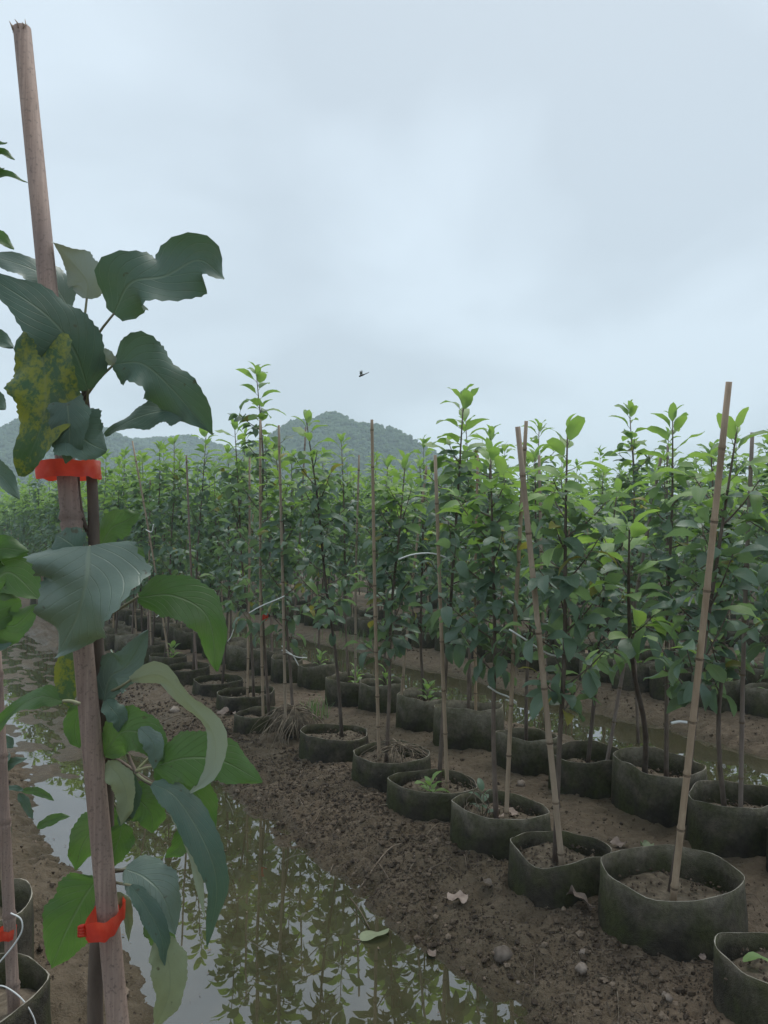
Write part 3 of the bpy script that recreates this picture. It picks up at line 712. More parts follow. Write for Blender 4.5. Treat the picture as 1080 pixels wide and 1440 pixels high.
# tall saplings whose tops stand out of the second bed
TALL = [(885, 576, 4.45), (758, 600, 4.9), (655, 590, 5.2)]
for k, (px, py, d) in enumerate(TALL):
    tp = P(px, py, d); x, y = tp.x, tp.y - 0.02; z = gz(x, y)
    near_sapling((x + 0.02, y, z + 0.05), tp, 3100 + k, ['tallest leafy sapling behind the short bright one, beyond the second ditch', 'tall sapling topped with pale leaves behind the crossed stakes', 'tall twin looking sapling behind the curved white tie'][k], 'saplings beyond the second ditch', hb=0.65)
    SPOTS = [q for q in SPOTS if math.hypot(q[1] - x, q[2] - y) > 0.22]
RANK = {}
for bed in range(0, 3):
    for side in (0, 1):
        q = sorted([p for p in SPOTS if p[3] == bed and p[4] == side and pix((p[1], p[2], 0.9))[0] < 1085], key=lambda p: ST_of(p[1], p[2])[0])
        for i, p in enumerate(q[:14]): RANK[(p[1], p[2])] = i
def spot_label(what, x, y, bed, side, place):
    if (x, y) not in RANK: return what + ' in the ' + place
    i = RANK[(x, y)]; row = ('front', 'rear')[side]
    if bed == 0: return '%s, %s beyond the %s counted rings of the near bed, %s row' % (what, ORD[i], 'thirteen' if side == 0 else 'eleven', row)
    return '%s, %s from the right in the %s row of the %s' % (what, ORD[i], row, {1: 'second bed', 2: 'third bed'}[bed])
for k, (dist, x, y, bed, side) in enumerate(SPOTS):
    z = gz(x, y); vi = rj.randrange(len(VAR)); rot = rj.uniform(0, 6.28); sc = rj.uniform(0.90, 1.10) * float(np.interp(dist, [4, 8, 14], [1.0, 1.12, 1.27]))
    if dist < 5: z = max(z, -0.03)
    place = ('far end of the near bed' if bed == 0 else ('bed just beyond the second ditch' if bed == 1 else ('third bed back' if bed == 2 else 'crowded beds far behind')))
    has_stake = rj.random() < 0.82
    if k < N_IND:
        if dist < 14:
            ring, soil = POTV[rj.randrange(6)]
            o = obj('grow_pot', ring, loc=(x, y, z - 0.01)); o.rotation_euler = (0, 0, rj.uniform(0, 6.28)); obj('soil', soil, o)
            tag(o, spot_label('dark grow ring', x, y, bed, side, place), 'pot', 'grow rings of the ' + place)
        if bed == 1 and n_leafy < N_LEAFY:
            n_leafy += 1
            near_sapling((x, y, z + 0.07), (x + rj.uniform(-.06, .06), y + rj.uniform(-.05, .05), z + rj.uniform(1.42, 1.72)), 5000 + k, spot_label('leafy sapling', x, y, bed, side, place), 'saplings of the ' + place, hb=rj.uniform(0.40, 0.52), dens=0.95)
        else:
            root = empty('apple_sapling', (x, y, z + 0.07)); root.rotation_euler = (0, 0, rot); root.scale = (1, 1, sc)
            tag(root, spot_label('leafy sapling', x, y, bed, side, place), 'sapling', 'saplings of the ' + place)
            obj('trunk', VAR[vi][0], root); c_ = obj('crown', VAR[vi][1], root); c_['kind'] = 'stuff'
        if has_stake:
            ms, hh, dd = STKV[rj.randrange(6)]; a = rj.uniform(0, 6.28)
            o = obj('bamboo_stake', ms, loc=(x + 0.05 * math.cos(a), y + 0.05 * math.sin(a), z + 0.04)); o.rotation_euler = (0, 0, rj.uniform(0, 6.28)); o.scale = (1, 1, rj.uniform(0.9, 1.1))
            tag(o, spot_label('bamboo stake', x, y, bed, side, place), 'stake', 'stakes of the ' + place)
    else:
        if k > N_IND + 1500: break
        trunk, rad, leaves = VAR[vi][2]; ca, sa_ = math.cos(rot), math.sin(rot)
        Rm = np.array([[ca, -sa_, 0], [sa_, ca, 0], [0, 0, sc]])
        lv = leaves if dist < 18 else [(p, d_, ro, L * 1.7, yg) for (p, d_, ro, L, yg) in leaves[::3]]
        v, f, uv, mi = crown_arrays(lv, rj)
        farV.append(v @ Rm.T + np.array([x, y, z + 0.07])); farF.append(f + fo); farU.append(uv); farM.append(mi); fo += len(v)
        tv, tf = tube((trunk[::4] @ Rm.T) + np.array([x, y, z]), rad[::4] * 1.1, 4, False); far.add(tv, tf)
        if has_stake:
            a = rj.uniform(0, 6.28); hh = rj.uniform(1.15, 1.6)
            tv, tf = tube([(x, y, z), (x + 0.15 * math.cos(a), y + 0.1 * math.sin(a), z + hh)], 0.0105, 4, False); farst.add(tv, tf)
o = obj('far_sapling_foliage', mesh_of('far_sapling_foliage', np.concatenate(farV), np.concatenate(farF), [M['mature_j'], M['young_j']], True, np.concatenate(farM), np.concatenate(farU)))
tag(o, 'mass of sapling foliage in the farthest beds', 'foliage', kind='stuff')
tag(obj('far_sapling_stems', far.mesh('far_sapling_stems', [M['bark']])), 'thin dark stems of the farthest saplings', 'stems', kind='stuff')
tag(obj('far_stakes', farst.mesh('far_stakes', [M['bamboo']])), 'bamboo stakes of the farthest beds', 'stakes', kind='stuff')

# ------------------------------------------------------------------ the tall staked sapling close to the camera
Z0 = 0.90
def vnorm(toward=1.0, up=0.3, right=0.0):
    """upper-face normal given as: toward the viewer, up, right (place-fixed direction at that plant)"""
    return (right, -toward, up)
gA = G(207, 2026, 0.0); Apos = Vector((P(222, 2040, Z0).x, P(222, 2040, Z0).y, 0)); Apos.z = gz(Apos.x, Apos.y)
put_pot(Vector((Apos.x, Apos.y + 0.02, Apos.z - 0.01)), 71, 0.32, 0.15, 'dark felt grow ring below the frame holding the tall close sapling', 'grow rings of the near left bed')
# stake with a splintered top
pb = np.array((Apos.x, Apos.y - 0.01, Apos.z + 0.02)); pt = np.array(P(31, 40, Z0 + 0.02))
v, f, smi = stake_mesh([pb * 0, (pt - pb) * 0.5 + np.array([0.004, 0, 0]), pt - pb], 0.0132, 0.0104, 5, None, node=0.62, sides=18)
sa_o = obj('bamboo_stake', mesh_of('bamboo_stake', v, f, [M['pole'], M['pole']], True, smi), loc=pb); tag(sa_o, 'tall thick weathered stake with splintered top close to the camera', 'stake')
mb = MB(); rr = random.Random(3)
for k in range(16):
    a = rr.uniform(0, 6.28); r = 0.0095; q = pt - pb + np.array([r * math.cos(a), r * math.sin(a), -0.006]); ln = rr.uniform(0.006, 0.014) if k else 0.024
    if math.cos(a) < 0.2 or rr.random() < 0.3: mb.add(*tube([q, q + np.array([rr.uniform(-.003, .002), 0, ln * .6]), q + np.array([rr.uniform(-.005, .003), 0, ln])], [0.0013, 0.0009, 0.0003], 4))
obj('splinter', mb.mesh('splinter', [M['bamboo']]), sa_o)['kind'] = 'stuff'

hero = empty('apple_sapling', (Apos.x, Apos.y, Apos.z)); tag(hero, 'tall sapling with large wavy leaves tied to the thick close stake', 'sapling')
H0 = np.array((Apos.x, Apos.y, Apos.z))
def hp(px, py, dz=0.0): return np.array(P(px, py, Z0 + dz)) - H0
tr_path = catmull([hp(150, 1950, .03), hp(137, 1600, .03), hp(134, 1440, .03), hp(136, 1330, .03), hp(151, 1190, .035), hp(146, 1020, .03), hp(137, 900, .03), hp(133, 790, .02), hp(130, 690, .02), hp(123, 600, .02), hp(119, 545, .02), hp(118, 480, .02)], 44)
mb = MB(); mb.add(*tube(tr_path, np.interp(np.linspace(0, 1, 44), [0, .3, .8, 1], [.0112, .0085, .0062, .002]), 10))
for pts in ([(131, 760, .02), (118, 735, .02), (112, 700, .025), (110, 660, .03)], [(146, 1000, .03), (165, 1020, .02), (190, 1085, .0), (215, 1105, -.02)], [(140, 880, .03), (150, 866, .02), (165, 855, .01)],
            [(150, 1060, .03), (175, 1075, .02), (205, 1095, .0), (250, 1120, -.02)], [(148, 1225, .03), (170, 1224, .02), (190, 1222, .01)]):
    mb.add(*tube(catmull([hp(*p) for p in pts], 8), np.linspace(.0035, .0015, 8), 6, False))
for k in range(9):        # knots and bud scales
    q = tr_path[14 + 3 * k]; a = rr.uniform(0, 6.28)
    mb.add(*tube([q + 0.004 * np.array([math.cos(a), math.sin(a), 0]), q + np.array([.010 * math.cos(a), .010 * math.sin(a), .006])], [.0035, .0012], 6))
obj('trunk', mb.mesh('trunk', [M['bark']]), hero)
def hleaf(mat, spine, hw, n0=(1, .3, 0), n1=None, pet=None, fold=.25, wave=.25, wn=1.6, ph=0.0, curl=.1, nu=36, asym=0.0, label=None, parent=None, org=None, prof=(0.55, 0.82)):
    og = H0 if org is None else org
    f_ = lambda q: np.array(P(q[0], q[1], Z0 + (q[2] if len(q) > 2 else 0))) - og
    sp = [f_(q) for q in spine]
    n1 = n1 or n0
    v, f, uv, mi = blade(sp, (vnorm(*n0), vnorm(*n1)), hw / F * Z0, nu, 10, fold, wave, wn, ph, curl, 0.055, None, 0.0014, asym, prof)
    o = obj('leaf', mesh_of('leaf', v, f, [M[mat], M['petiole']], True, mi, uv), parent or hero)
    if label: o['label'] = label
    if pet: obj('stalk', mesh_of('stalk', *tube(catmull([f_(q) for q in pet], 7), np.linspace(.0019, .0014, 7), 6), [M['petiole']]), o)
    return o
D_, G_, S_, P_, Y_ = 'hero_dark', 'hero_green', 'hero_sky_sheen', 'hero_pale', 'hero_yellow'
# top cluster
hleaf(D_, [(160, 442, 0), (184, 398, -.015), (232, 388, -.01), (280, 366, .005), (316, 392, .02)], 49, (1, .15, .0), (1, .35, .1), [(121, 505, .02), (138, 470, .01), (161, 440, 0)], fold=.10, wave=.40, wn=1.9, ph=3.4, prof=(.40, .66))
hleaf('hero_grey', [(122, 420, .03), (122, 396, .025), (104, 372, .02), (74, 340, .01)], 30, (-1, .5, -.2), (-1, .6, .3), pet=[(118, 490, .02), (119, 450, .025), (122, 420, .03)], fold=.3, wave=.3, wn=1.4, ph=.5)
hleaf(D_, [(160, 512, 0), (200, 512, -.01), (240, 545, .01), (298, 612, .03)], 42, (1, .25, -.3), (1, .4, .4), [(122, 556, .02), (140, 532, .01), (162, 511, 0)], fold=.25, wave=.5, wn=1.5, ph=4.2)
hleaf(D_, [(262, 585, .02), (232, 578, .015), (190, 588, .01), (147, 612, .02)], 26, (1, .6, 0), (.9, .8, .2), [(258, 570, .02), (262, 585, .02)], fold=.05, wave=.16, wn=2.2, ph=1.1)
hleaf('hero_grey', [(162, 512, 0), (152, 505, -.005), (142, 500, -.005), (137, 514, 0)], 12, (-1, .5, 0), fold=.3, wave=.1)
hleaf(D_, [(124, 548, .0), (104, 492, -.03), (62, 440, -.05), (-30, 380, -.05)], 44, (1, .35, .3), (1, .3, .2), [(119, 575, .02), (123, 560, .01), (124, 546, 0)], fold=.05, wave=.10, wn=1.2, ph=.5)
hleaf(S_, [(97, 432, .05), (72, 395, .05), (40, 376, .05), (-25, 356, .05)], 30, (1, .6, .2), None, [(118, 500, .02), (108, 462, .04), (97, 430, .05)], fold=.05, wave=.14, wn=1.5)
hleaf(Y_, [(44, 458, -.035), (62, 520, -.05), (60, 590, -.055), (29, 670, -.04)], 50, (1, .1, -.15), (1, .1, -.1), None, fold=.15, wave=.2, wn=2.3, ph=1.0, label='leaf mottled yellow and green')
hleaf(D_, [(78, 575, -.045), (100, 600, -.05), (124, 622, -.05), (150, 634, -.045)], 40, (1, .3, 0), (1, .5, .2), None, fold=.12, wave=.15, wn=1.5, ph=2)
hleaf(D_, [(92, 548, -.05), (96, 580, -.06), (98, 612, -.06), (92, 652, -.05)], 28, (1, .2, 0), None, None, fold=.1, wave=.1)
# middle
hleaf(S_, [(126, 768, -.05), (122, 815, -.07), (108, 868, -.065), (80, 922, -.05)], 76, (1, .75, 0), (1, .1, 0), [(134, 800, .0), (132, 780, -.02), (126, 768, -.05)], fold=.22, wave=.34, wn=1.7, ph=.6, prof=(.22, .85), label='broad leaf with painted silvery sky sheen and darker tip')
hleaf(D_, [(112, 775, -.045), (100, 765, -.05), (88, 757, -.05), (78, 752, -.045)], 26, (1, .6, 0), fold=.05, wave=.1)
hleaf(G_, [(140, 772, .03), (156, 744, .03), (178, 732, .03), (196, 722, .03)], 24, (1, .2, -.2), None, [(133, 790, .02), (137, 780, .03), (140, 771, .03)], fold=.15, wave=.15)
hleaf(G_, [(180, 770, .05), (190, 778, .05), (196, 790, .05), (200, 806, .05)], 12, (1, .2, 0), fold=.1)
hleaf(G_, [(194, 840, -.02), (245, 838, -.02), (292, 868, -.02), (305, 944, -.01)], 33, (1, .5, .2), (1, .1, .5), [(141, 872, .03), (165, 858, .0), (195, 839, -.02)], fold=.1, wave=.12, wn=1.4, ph=3.6, label='arching light green leaf')
hleaf(S_, [(146, 986, .02), (156, 952, .02), (180, 935, .02), (208, 886, .02)], 34, (1, .5, -.2), (1, .4, .2), [(146, 1005, .03), (146, 986, .02)], fold=.25, wave=.15, wn=1.4, ph=1)
hleaf(G_, [(150, 962, .03), (155, 945, .03), (160, 932, .03), (166, 915, .03)], 10, (1, .3, 0), fold=.2)
hleaf(Y_, [(108, 900, .05), (98, 930, .05), (94, 965, .05), (100, 998, .05)], 20, (1, .2, .2), None, None, fold=.1, wave=.1, label='narrow yellowing leaf behind the stake')
hleaf(G_, [(118, 992, .05), (108, 1010, .05), (106, 1032, .05), (112, 1052, .05)], 18, (1, .2, .2), None, None, fold=.1, wave=.1)
hleaf(P_, [(183, 956, .0), (226, 950, -.01), (268, 992, -.02), (300, 1032, -.03), (299, 1080, -.03), (262, 1119, -.02)], 23, (-.75, .6, .4), (-.75, .1, .7), [(148, 975, .03), (165, 968, .01), (184, 956, 0)], fold=.22, wave=.22, wn=2.0, label='long pale leaf curling downward')
hleaf(D_, [(148, 985, .01), (160, 1000, .0), (168, 1012, .0), (166, 1030, .0)], 15, (1, .3, .4), None, None, fold=.2)
hleaf(G_, [(146, 1060, .01), (172, 1030, .0), (205, 1035, -.01), (234, 1072, -.01)], 33, (1, .5, 0), (1, .4, .3), [(148, 1070, .03), (146, 1060, .01)], fold=.15, wave=.15, wn=1.3, ph=2)
hleaf(S_, [(196, 1024, -.02), (212, 1040, -.02), (218, 1056, -.02), (216, 1082, -.02)], 15, (1, .8, .2), None, None, fold=.2, wave=.1)
hleaf(G_, [(218, 1078, -.01), (262, 1066, -.015), (312, 1070, -.01), (369, 1100, .0)], 37, (1, .4, .1), None, [(190, 1085, .0), (205, 1080, -.01), (220, 1078, -.01)], fold=.08, wave=.10, wn=1.6, ph=.4, label='flat bright green leaf over the ditch')
hleaf(G_, [(226, 1056, .01), (252, 1088, .01), (278, 1120, .01), (302, 1168, .015)], 33, (1, .3, -.1), None, [(192, 1084, .0), (210, 1066, .01), (226, 1056, .01)], fold=.12, wave=.12)
hleaf(D_, [(214, 1102, -.02), (248, 1122, -.03), (288, 1186, -.035), (305, 1250, -.03), (291, 1332, -.02)], 23, (1, .6, .5), (1, .2, .6), [(190, 1086, .0), (202, 1096, -.01), (214, 1102, -.02)], fold=.12, wave=.10, wn=1.6)
hleaf(P_, [(222, 1112, -.015), (250, 1150, -.02), (272, 1210, -.025), (288, 1290, -.02)], 12, (-1, .2, .5), None, None, fold=.2, wave=.1)
hleaf(G_, [(256, 1140, .0), (262, 1165, .0), (252, 1190, .0), (232, 1206, .0)], 17, (1, .3, .6), None, None, fold=.35, wave=.1)
hleaf(P_, [(150, 1072, .01), (170, 1096, .0), (178, 1124, .0), (170, 1160, .0)], 19, (1, .3, -.2), None, None, fold=.25, wave=.2)
hleaf(D_, [(176, 1085, .01), (182, 1112, .01), (178, 1140, .01), (168, 1162, .01)], 17, (1, .1, .5), None, None, fold=.25, wave=.1)
hleaf(G_, [(178, 1110, .02), (196, 1125, .02), (212, 1145, .02), (214, 1172, .02)], 28, (1, .3, .1), None, None, fold=.15, wave=.15)
hleaf(G_, [(168, 1140, .05), (140, 1160, .05), (118, 1185, .05), (106, 1224, .05)], 29, (1, .3, .3), None, [(150, 1120, .03), (168, 1140, .05)], fold=.1, wave=.15)
hleaf(G_, [(172, 1158, .03), (168, 1178, .03), (160, 1200, .03), (152, 1226, .03)], 22, (1, .3, .3), None, None, fold=.1, wave=.15)
hleaf(S_, [(176, 1222, .0), (204, 1234, -.01), (230, 1262, -.02), (247, 1314, -.02)], 31, (1, .7, .2), (1, .4, .4), [(150, 1226, .03), (163, 1224, .01), (177, 1222, 0)], fold=.15, wave=.2, wn=1.3, ph=1.2)
hleaf(D_, [(184, 1245, -.03), (206, 1276, -.035), (226, 1316, -.035), (232, 1358, -.03)], 15, (1, .3, .8), None, [(155, 1240, .03), (184, 1245, -.03)], fold=.3, wave=.15)
hleaf(P_, [(222, 1318, -.02), (236, 1350, -.025), (238, 1396, -.025), (219, 1446, -.015)], 25, (1, .2, .3), None, None, fold=.2, wave=.15, wn=1.2, label='yellowish drooping leaf low over the water')
hleaf(G_, [(206, 1290, .01), (222, 1310, .01), (236, 1330, .01), (246, 1350, .01)], 18, (1, .3, .2), None, None, fold=.15)
hleaf(G_, [(136, 1236, .05), (116, 1266, .05), (92, 1312, .05), (72, 1362, .06)], 46, (1, .25, .1), None, [(142, 1215, .03), (136, 1236, .05)], fold=.05, wave=.10, wn=1.4, ph=1.7, label='broad green leaf left of the lower red tape')
hleaf(P_, [(160, 1256, .03), (174, 1268, .03), (180, 1290, .03), (181, 1324, .03)], 9, (1, .1, .4), None, None, fold=.3)
# red film tape round stake and stem
def tape(cpx, cpy, dz, rx, ry, hgt, tilt, label, seed, waist=False):
    rr = random.Random(seed); c = np.array(P(cpx, cpy, Z0 + dz)); n = 40; v = []; f = []; rows = 5
    for j in range(rows):
        q = j / (rows - 1) - 0.5
        for k in range(n):
            a = 2 * PI * k / n; w_ = 1 + 0.03 * math.sin(5 * a + seed + q * 3) + (0.03 * math.sin(9 * a + 4 * q) if waist else 0)
            v.append((rx * w_ * math.copysign(abs(math.cos(a)) ** .55, math.cos(a)), ry * w_ * math.copysign(abs(math.sin(a)) ** .55, math.sin(a)), q * hgt * (1 + 0.06 * math.sin(3 * a + seed)) + tilt * rx * math.cos(a) + 0.001 * math.sin(7 * a)))
    for j in range(rows - 1):
        for k in range(n): f.append((j * n + k, j * n + (k + 1) % n, (j + 1) * n + (k + 1) % n, (j + 1) * n + k))
    o = obj('red_tape', mesh_of('red_tape', v, f, [M['tape']]), loc=c); tag(o, label, 'tape', 'red tapes binding stems to stakes'); return o
tape(97, 661, .01, .0345, .024, .0205, 0.02, 'wide red film tape looped round the close stake below the mottled leaf', 2)
t2 = tape(149, 1292, -.002, .0158, .033, .021, 0.04, 'crumpled red tape binding stem and close stake low down', 5, True)
mb = MB()
for k in range(4):
    a = -PI / 2 - 0.6 + 0.2 * k; v, f = tube(catmull([(-.012, -.026, .004 * k - .006), (-.019, -.030, .003 * k - .004), (-.021, -.022, -.010 + .004 * k)], 6), [.0014, .0022, .0026, .0022, .0016, .0008], 6); mb.add(v, f)
obj('knot', mb.mesh('knot', [M['tape']]), t2)
tape(372, 868, depth(BASES[('near', 8)][0]) - Z0, .020, .022, .035, 0.3, 'small red tape on a stem in the middle of the near bed', 11, True)

# ------------------------------------------------------------------ neighbours in the same row at the photograph's left edge
def row_base(s, t): x, y = W(s, t); return Vector((x, y, max(gz(x, y), -0.02)))
nb1 = row_base(1.42, 0.10)
put_pot(nb1, 81, 0.32, 0.14, 'dark felt grow ring just past the tall close sapling, mostly out of frame', 'grow rings of the near left bed')
e1 = empty('apple_sapling', nb1); tag(e1, 'sapling at the left edge showing only leaf tips beside the close stake', 'sapling')
O1 = np.array(nb1)
def el(mat, spine, hw, n0=(1, .4, 0), **kw):
    d = 1.30 - Z0
    return hleaf(mat, [(q[0], q[1], d + (q[2] if len(q) > 2 else 0)) for q in spine], hw * 1.30 / Z0, n0, parent=e1, org=O1, **kw)
stem = catmull([(0, 0, 0.08), np.array(P(-52, 900, 1.3)) - O1, np.array(P(-62, 500, 1.3)) - O1, np.array(P(-58, 150, 1.3)) - O1], 20)
obj('trunk', mesh_of('trunk', *tube(stem, np.linspace(.010, .003, 20), 8), [M['bark']]), e1)
el('hero_green', [(-56, 240), (-25, 232), (0, 216), (21, 224)], 12, (1, .6, 0), pet=[(-58, 250, .4), (-56, 240, .4)])
el('hero_green', [(-56, 225), (-30, 215), (-8, 205), (10, 200)], 14, (1, .5, .2))
el('hero_green', [(-56, 275), (-25, 250), (8, 247), (39, 256)], 12, (1, .8, 0))
el('hero_green', [(-50, 260), (-25, 250), (-5, 240), (6, 236)], 12, (1, .8, 0))
el('hero_green', [(-58, 380), (-30, 345), (-5, 335), (20, 350)], 17, (1, .5, .1))
el('hero_dark', [(-58, 520), (-30, 490), (-5, 480), (19, 488)], 22, (1, .3, .2), wave=.4)
el('hero_dark', [(-58, 590), (-30, 570), (-10, 565), (8, 575)], 22, (1, .3, .2))
el('hero_dark', [(-58, 640), (-30, 655), (0, 668), (28, 702)], 20, (1, .5, .2))
el('hero_green', [(-58, 880), (-30, 850), (10, 805), (56, 842)], 50, (1, .4, .1), wave=.18, wn=1.3, ph=.8, fold=.05)
el('hero_green', [(-58, 800), (-25, 790), (0, 772), (40, 775)], 26, (1, .2, .2), fold=.1)
el('hero_green', [(-40, 840), (-10, 870), (20, 880), (52, 850)], 30, (1, .1, .2), fold=.1)
el('hero_dark', [(-58, 930), (-30, 905), (-5, 905), (22, 898)], 22, (1, .3, .2))
el('hero_green', [(88, 986, -.2), (55, 980, -.2), (20, 1000, -.15), (-30, 1050, -.1)], 15, (1, .7, 0), pet=[(112, 990, -.2), (100, 986, -.2), (88, 986, -.2)])
for k in range(10):
    q = 120 + 12 * k; el('hero_green' if k < 6 else 'hero_dark', [(-60, q + 20), (-85, q), (-110, q), (-135, q + 25)], 18, (1, .5, -.2))
# the next one, whose stake with tape and string shows at the lower left
nb2 = row_base(2.22, 0.12)
put_pot(row_base(1.84, 0.10), 82, 0.32, 0.13, 'dark felt grow ring cut by the lower left corner of the photo', 'grow rings of the near left bed')
put_pot(nb2, 83, 0.32, 0.15, 'dark felt grow ring at the left edge behind the taped stake', 'grow rings of the near left bed')
ZB = 1.60
stb = Vector(P(27, 1560, ZB)); sb = np.array(stb)
st = np.array(P(-8, 880, ZB)); v, f, smi = stake_mesh([sb * 0, (st - sb) * .5, st - sb], .0125, .011, 9, None, sides=12)
tag(obj('bamboo_stake', mesh_of('bamboo_stake', v, f, [M['pole'], M['pole']], True, smi), loc=stb), 'weathered stake with red tape and white string at the left edge', 'stake')
tp = tape(10, 1312, ZB - Z0, .0165, .016, .020, 0.03, 'narrow red tape round the stake at the left edge', 8)
for k, pts in enumerate(([(15, 1284), (29, 1292), (31, 1308), (20, 1328), (2, 1350), (-10, 1362)], [(-8, 1386), (8, 1388), (30, 1404), (46, 1428), (52, 1450)])):
    q = [np.array(P(a, b, ZB - .03)) for a, b in pts]; c0 = q[0]
    tag(obj('white_string', mesh_of('white_string', *tube(catmull([p - c0 for p in q], 22), .0016, 6), [M['tie']]), loc=c0), ['white string looped beside the red tape at the left edge', 'white string trailing over the grow ring at the lower left corner'][k], 'string', 'white strings at the left edge')
e2 = empty('apple_sapling', nb2); O2 = np.array(nb2); tag(e2, 'low leaves of the sapling behind the taped stake at the left edge', 'sapling')
obj('trunk', mesh_of('trunk', *tube(catmull([(0, 0, .08), np.array(P(-8, 1150, ZB + .1)) - O2, np.array(P(-15, 1000, ZB + .1)) - O2], 10), np.linspace(.009, .005, 10), 7), [M['bark']]), e2)
def e2l(mat, spine, hw, n0=(1, .5, 0), **kw):
    return hleaf(mat, [(q[0], q[1], ZB + .05 - Z0) for q in spine], hw * ZB / Z0, n0, parent=e2, org=O2, nu=16, **kw)
for mt, sp_, hw in (('hero_dark', [(-12, 1050), (-2, 1048), (10, 1044), (18, 1052)], 12), ('hero_sky_sheen', [(-10, 1080), (0, 1074), (8, 1068), (14, 1060)], 14), ('hero_dark', [(-10, 1100), (8, 1078), (20, 1072), (38, 1066)], 9),
                    ('hero_dark', [(-12, 1110), (-2, 1120), (4, 1140), (8, 1170)], 14), ('hero_dark', [(-6, 1150), (4, 1158), (10, 1172), (8, 1200)], 10), ('hero_green', [(30, 1112), (48, 1112), (64, 1118), (76, 1126)], 6),
                    ('hero_dark', [(26, 1116), (34, 1126), (40, 1138), (46, 1152)], 7), ('hero_green', [(52, 1164), (66, 1156), (82, 1150), (98, 1148)], 8), ('hero_dark', [(-8, 1108), (20, 1108), (28, 1110), (34, 1112)], 4)):
    e2l(mt, sp_, hw)
for s_ in (2.6, 2.98, 3.35, 3.75, 4.2):
    b = row_base(s_, 0.05); near = s_ < 3
    root = empty('apple_sapling', b); root.rotation_euler = (0, 0, s_ * 3)
    tag(root, 'sapling of the left row whose leaves just reach the left edge', 'sapling', 'saplings of the left row')
    obj('trunk', VAR[int(s_ * 7) % 9][0], root); obj('crown', VAR[int(s_ * 7) % 9][1], root)['kind'] = 'stuff'

# ------------------------------------------------------------------ ties, litter, weeds
def tie(pts, z, r, label, flat=True):
    q = [np.array(P(a, b, z + (0 if len(c) == 0 else c[0]))) for a, b, *c in pts]; c0 = q[0]
    o = obj('plastic_tie', mesh_of('plastic_tie', *tube(catmull([p - c0 for p in q], 14), r, 6), [M['tie']]), loc=c0); return tag(o, label, 'tie', 'white plastic ties on the stakes')
dF = {i: depth(BASES[('near', i)][0]) for i in range(13)}
tie([(560, 787), (580, 780), (605, 778), (625, 783), (634, 790)], dF[4] - .05, .0032, 'curved white plastic tie sticking out left of a bamboo stake')
tie([(686, 829), (705, 839), (725, 851)], dF[3] - .04, .0040, 'straight grey white tie sloping down to a bamboo stake')
tie([(716, 885), (740, 900), (768, 918), (790, 924)], dF[2] - .03, .0026, 'thin white tie on the leaning stake over the dented ring')
tie([(686, 965), (700, 974), (715, 980), (727, 989), (712, 984)], dF[3] - .03, .0030, 'looped white tie low on a stem above the near row')
tie([(400, 838), (392, 842), (368, 852), (350, 862)], dF[6] - .05, .003, 'pale tie pointing left in the sapling above the root clump')
tie([(396, 908), (404, 916), (412, 922), (420, 936)], dF[7] - .03, .0028, 'white tie hanging on the stake above the root clump')
tie([(396, 914), (404, 918), (418, 924), (432, 925)], dF[7] - .04, .0028, 'short white tie end beside the stake above the root clump')
tie([(330, 880), (325, 895), (320, 902)], dF[9] - .03, .0028, 'white tie on a leaning stem in the middle distance')
tie([(968, 852), (972, 842), (976, 838), (980, 850)], dF[1] - .04, .0032, 'white tie wrapped on the big leaning bamboo stake')
tie([(944, 1017), (955, 1015), (966, 1016)], dF[1] - .04, .0040, 'pale cord wound round the big leaning bamboo stake')
tie([(618, 870), (628, 868), (632, 878)], dF[4] - .04, .003, 'white tie end on the stake above the fifth ring')
tie([(205, 745), (213, 748), (216, 737)], 6.0, .004, 'small white tie on the stake far at the left')
tie([(220, 868), (228, 862), (240, 858), (252, 850)], 5.2, .003, 'thin white tie among stakes behind the close sapling')

def lump(seed, r, sq=0.7, n=10):
    rr = random.Random(seed); v = []; f = []; rows = 7
    ph = [rr.uniform(0, 6) for _ in range(4)]
    for i in range(rows + 1):
        a = PI * i / rows
        for k in range(n):
            b = 2 * PI * k / n; q = r * (1 + .16 * math.sin(2 * b + ph[0]) * math.sin(a) + .12 * math.sin(3 * b + ph[1] + 2 * a) + rr.uniform(-.07, .07))
            v.append((q * math.sin(a) * math.cos(b), q * math.sin(a) * math.sin(b) * .8, q * math.cos(a) * sq))
    for i in range(rows):
        for k in range(n): f.append((i * n + k, i * n + (k + 1) % n, (i + 1) * n + (k + 1) % n, (i + 1) * n + k)[::-1])
    return v, f
STONES = [(707, 1337, 15, 'knobbly tan stone on the mud bank by the water'), (926, 1333, 10, 'small white stone under the widest grow ring'), (818, 1366, 10, 'round tan stone between ditch and widest grow ring'),
          (938, 1412, 8, 'pale chip near the lower right corner'), (820, 1352, 6, 'tiny pale pebble beside the round tan stone'), (733, 1115, 7, 'small pebble between the two pot rows'), (885, 972, 13, 'pale broken tile lump on the far ditch bank'),
          (1020, 1372, 8, 'white chip beside the corner grow ring'), (660, 1118, 6, 'small pebble beside the fifth grow ring'), (246, 1000, 8, 'pale stone on the mud behind the close leaves')]
for k, (px, py, s_, lb) in enumerate(STONES):
    g = G(px, py, -0.02); g.z = gz(g.x, g.y); r = s_ / F * depth(g)
    o = obj('stone', mesh_of('stone', *lump(k, r), [M['stone']]), loc=g + Vector((0, 0, r * .35))); o.rotation_euler = (0, 0, k * 1.7); tag(o, lb, 'stone')
PEB = [mesh_of('pebble', *lump(50 + k, 1.0, .7, 7), [M['stone']]) for k in range(5)]
rp_ = random.Random(77); cnt = 0
